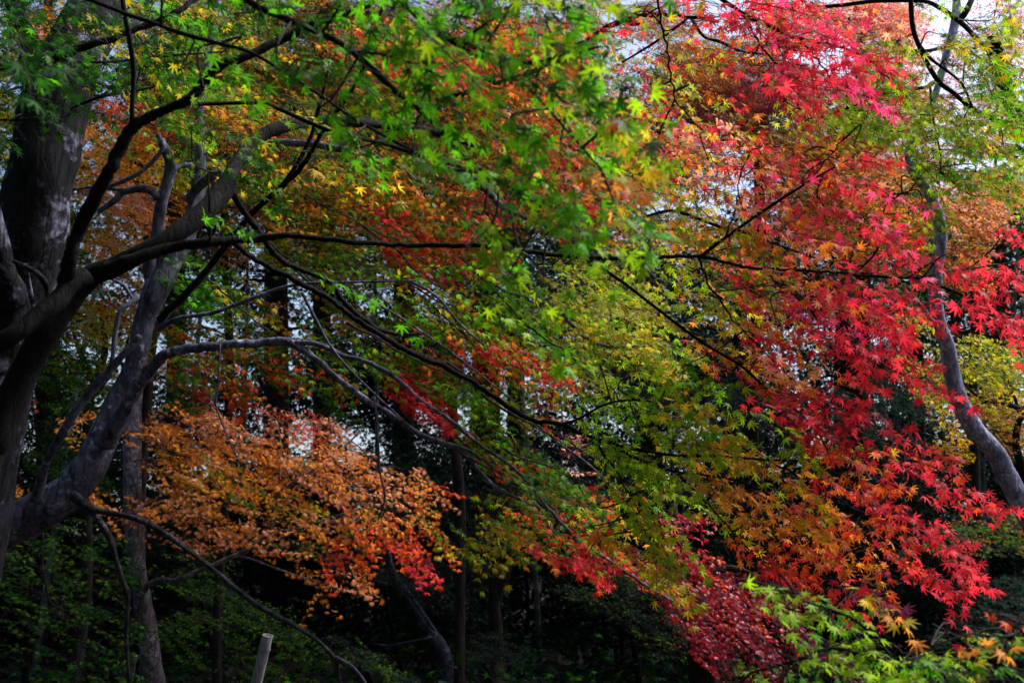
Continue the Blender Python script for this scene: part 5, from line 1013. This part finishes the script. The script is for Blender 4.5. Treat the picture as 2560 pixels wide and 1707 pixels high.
# unseen leaves added overhead, beside and behind the viewer to keep the light down
f = Foliage()
def scatter(n, cx, cy, cz, sx, sy, sz, size, cols):
    pos = np.stack([rng.uniform(cx - sx, cx + sx, n), rng.uniform(cy - sy, cy + sy, n), rng.uniform(cz - sz, cz + sz, n)], -1)
    a = rng.normal(0, 1, (n, 3)); a[:, 2] -= .3
    nr = rng.normal(0, .6, (n, 3)) + np.array([0, 0, 1])
    col = np.array([PAL[cols[i]] for i in rng.integers(0, len(cols), n)]) * rng.uniform(.7, 1.2, (n, 1))
    f.leaves(pos, a, nr, np.full(n, size), col, 2)
scatter(14000, 0, -8, 7, 17, 4, 7, .45, 'kkGk')
def roof(n, x0, x1, y0, y1, size, gap=1.0):
    y = rng.uniform(y0, y1, n); x = rng.uniform(x0, x1, n)
    z = 1.6 + np.maximum(y, 0) * math.tan(math.radians(33.5)) + gap + rng.uniform(0, 2.2, n) + np.maximum(0, 3 - y) * .5
    a = rng.normal(0, 1, (n, 3)); nr = rng.normal(0, .5, (n, 3)) + np.array([0, 0, 1])
    col = np.array([PAL['Ggnn'[i]] for i in rng.integers(0, 4, n)]) * rng.uniform(.7, 1.2, (n, 1))
    f.leaves(np.stack([x, y, z], -1), a, nr, np.full(n, size), col, 2)
roof(3500, -13, 0, -2, 4, .22, 1.5)
roof(4000, -13, 4, 12, 16, .25, .6)
roof(9000, -18, 7, 15, 30, .38)
scatter(9000, -14, 5, 6, 4, 12, 7, .45, 'kkGk')
scatter(1500, 16, 6, 5, 4, 11, 6, .45, 'kkGk')
scatter(9000, 19, 20, 8, 4, 9, 8, .45, 'kkGk')
scatter(3000, -19, 20, 8, 4, 9, 8, .45, 'kkGk')
roof(5000, 1, 16, 17, 30, .4, 1.5)
o = mesh_obj('light_blocking_foliage', np.vstack(f.V), np.vstack(f.F), M_NEEDLE, None, np.vstack(f.C))
tag(o, 'unseen foliage added around and above the view to block light', 'woods', kind='stuff')

# ================================================================== bamboo poles and the banner
def pole(label, p0, p1, r, nodes, name='bamboo_pole', mat=None):
    mat = mat or M_POLE
    p0, p1 = np.array(p0, float), np.array(p1, float)
    Lg = np.linalg.norm(p1 - p0); T = (p1 - p0) / Lg
    zs, rs = [0.0], [r]
    for q in nodes:
        z = q * Lg
        zs += [z - .03, z - .006, z, z + .008, z + .035]; rs += [r * .985, r * 1.0, r * 1.10, r * 1.02, r * .97]
    zs.append(Lg); rs.append(r * .96)
    zs = np.array(zs); rs = np.array(rs)
    C = p0 + T[None] * zs[:, None]
    V, F = tube(C, rs, 20, .006)
    t = thing(name, p0, label, 'pole')
    mesh_obj('culm', V, F, mat, t)
    # the hollow cut end
    a = np.linspace(0, 2 * math.pi, 20, endpoint=False)
    N_ = norm(np.cross(T, [0, 1, 0])[None])[0]; B_ = np.cross(T, N_)
    ring = lambda rad, z: p1 + T * z + rad * (np.cos(a)[:, None] * N_ + np.sin(a)[:, None] * B_)
    V = np.vstack([ring(r * .97, .002), ring(r * .97, .012), ring(r * .72, .012), ring(r * .7, -.04)])
    F = np.vstack([np.stack([k * 20 + np.arange(20), k * 20 + (np.arange(20) + 1) % 20, (k + 1) * 20 + (np.arange(20) + 1) % 20, (k + 1) * 20 + np.arange(20)], -1) for k in range(3)])
    mesh_obj('cut_end', V, F, M_POLE, t)
    return t


M_POLE, nt, N, L, pb, out = new_mat('weathered bamboo')
tc = N.new('ShaderNodeTexCoord'); mp = N.new('ShaderNodeMapping'); mp.inputs['Scale'].default_value = (18, 18, 1.5); L.new(tc.outputs['Object'], mp.inputs[0])
no = N.new('ShaderNodeTexNoise'); no.inputs['Scale'].default_value = 3; no.inputs['Detail'].default_value = 6; L.new(mp.outputs[0], no.inputs['Vector'])
rp = N.new('ShaderNodeValToRGB'); rp.color_ramp.elements[0].position = .35; rp.color_ramp.elements[0].color = (.17, .17, .19, 1); rp.color_ramp.elements[1].position = .65; rp.color_ramp.elements[1].color = (.36, .36, .42, 1)
L.new(no.outputs[0], rp.inputs[0]); L.new(rp.outputs[0], pb.inputs['Base Color']); pb.inputs['Roughness'].default_value = .5
b0 = P(600, 1850, 6.2); b0[2] = 0
top = P(668, 1592, 6.0)
bot = P(641, 1707, 6.0)
ax = norm((top - bot)[None])[0]; b0 = top - ax * (top[2] / ax[2])
Lg = np.linalg.norm(top - b0)
pole('cut grey bamboo pole leaning at the bottom edge left of centre', b0, top, .034, [.22, .44, .66, 1 - .072 / Lg])
top = P(338, 1640, 7.6); bot = P(326, 1707, 7.6)
ax = norm((top - bot)[None])[0]; b0 = top - ax * (top[2] / ax[2])
pole('slim bluish pole leaning between the hanging branch and the lichened trunk', b0, top, .016, [.3, .6, .9], mat=M_CULM)

def emat(name, col, rough=.6):
    m, nt, N, L, pb, out = new_mat(name)
    no = N.new('ShaderNodeTexNoise'); no.inputs['Scale'].default_value = 30
    mx = N.new('ShaderNodeMixRGB'); mx.inputs[1].default_value = (*col, 1); mx.inputs[2].default_value = (*[c * .7 for c in col], 1)
    L.new(no.outputs[0], mx.inputs[0]); L.new(mx.outputs[0], pb.inputs['Base Color']); pb.inputs['Roughness'].default_value = rough
    return m


D = 15.0
pa, pb_, pc = P(1361, 1690, D), P(1312, 1697, D), P(1384, 1687, D)
t = thing('banner_stand', (pa[0], pa[1], float(gz(pa[0], pa[1]))), 'dark red banner clipped to a pole at the bottom edge right of centre', 'banner')
b = np.array(t.location)
V, F = tube(np.array([b, b + (pa - b) * .5, pa + np.array([0, 0, .02])]), np.array([.016, .015, .014]), 10, 0)
mesh_obj('post', V, F, emat('grey painted pole', (.3, .32, .35)), t)
V, F = tube(np.array([pb_, (pb_ + pc) / 2, pc]), np.array([.009] * 3), 8, 0)
mesh_obj('crossbar', V, F, emat('grey painted bar', (.3, .32, .35)), t)
n = 9
us = np.linspace(0.0, .62, n); vs = np.linspace(0, 1, 12)
bar = lambda u: pb_ + (pc - pb_) * u
W = np.array([[bar(u) + np.array([0, .03 * math.sin(u * 18), -.06 - v * .85]) for u in us] for v in vs])
Vb = W.reshape(-1, 3); Vb = np.vstack([Vb, Vb + np.array([0, .004, 0])])
i = (np.arange(11)[:, None] * n + np.arange(n - 1)[None]).ravel(); q = 12 * n
F = np.stack([i, i + 1, i + n + 1, i + n], -1); F = np.vstack([F, F[:, ::-1] + q])
mesh_obj('cloth', Vb, F, emat('dark red cloth', (.25, .02, .03), .8), t)
for u in (.04, .31, .58):
    p = bar(u); V, F = tube(np.array([p + [0, 0, .02], p - [0, 0, .03], p - [0, 0, .09]]), np.array([.014, .013, .012]), 8, 0)
    mesh_obj('clip', V, F, emat('white plastic', (.7, .7, .72)), t)
print('leaves', NLEAF)
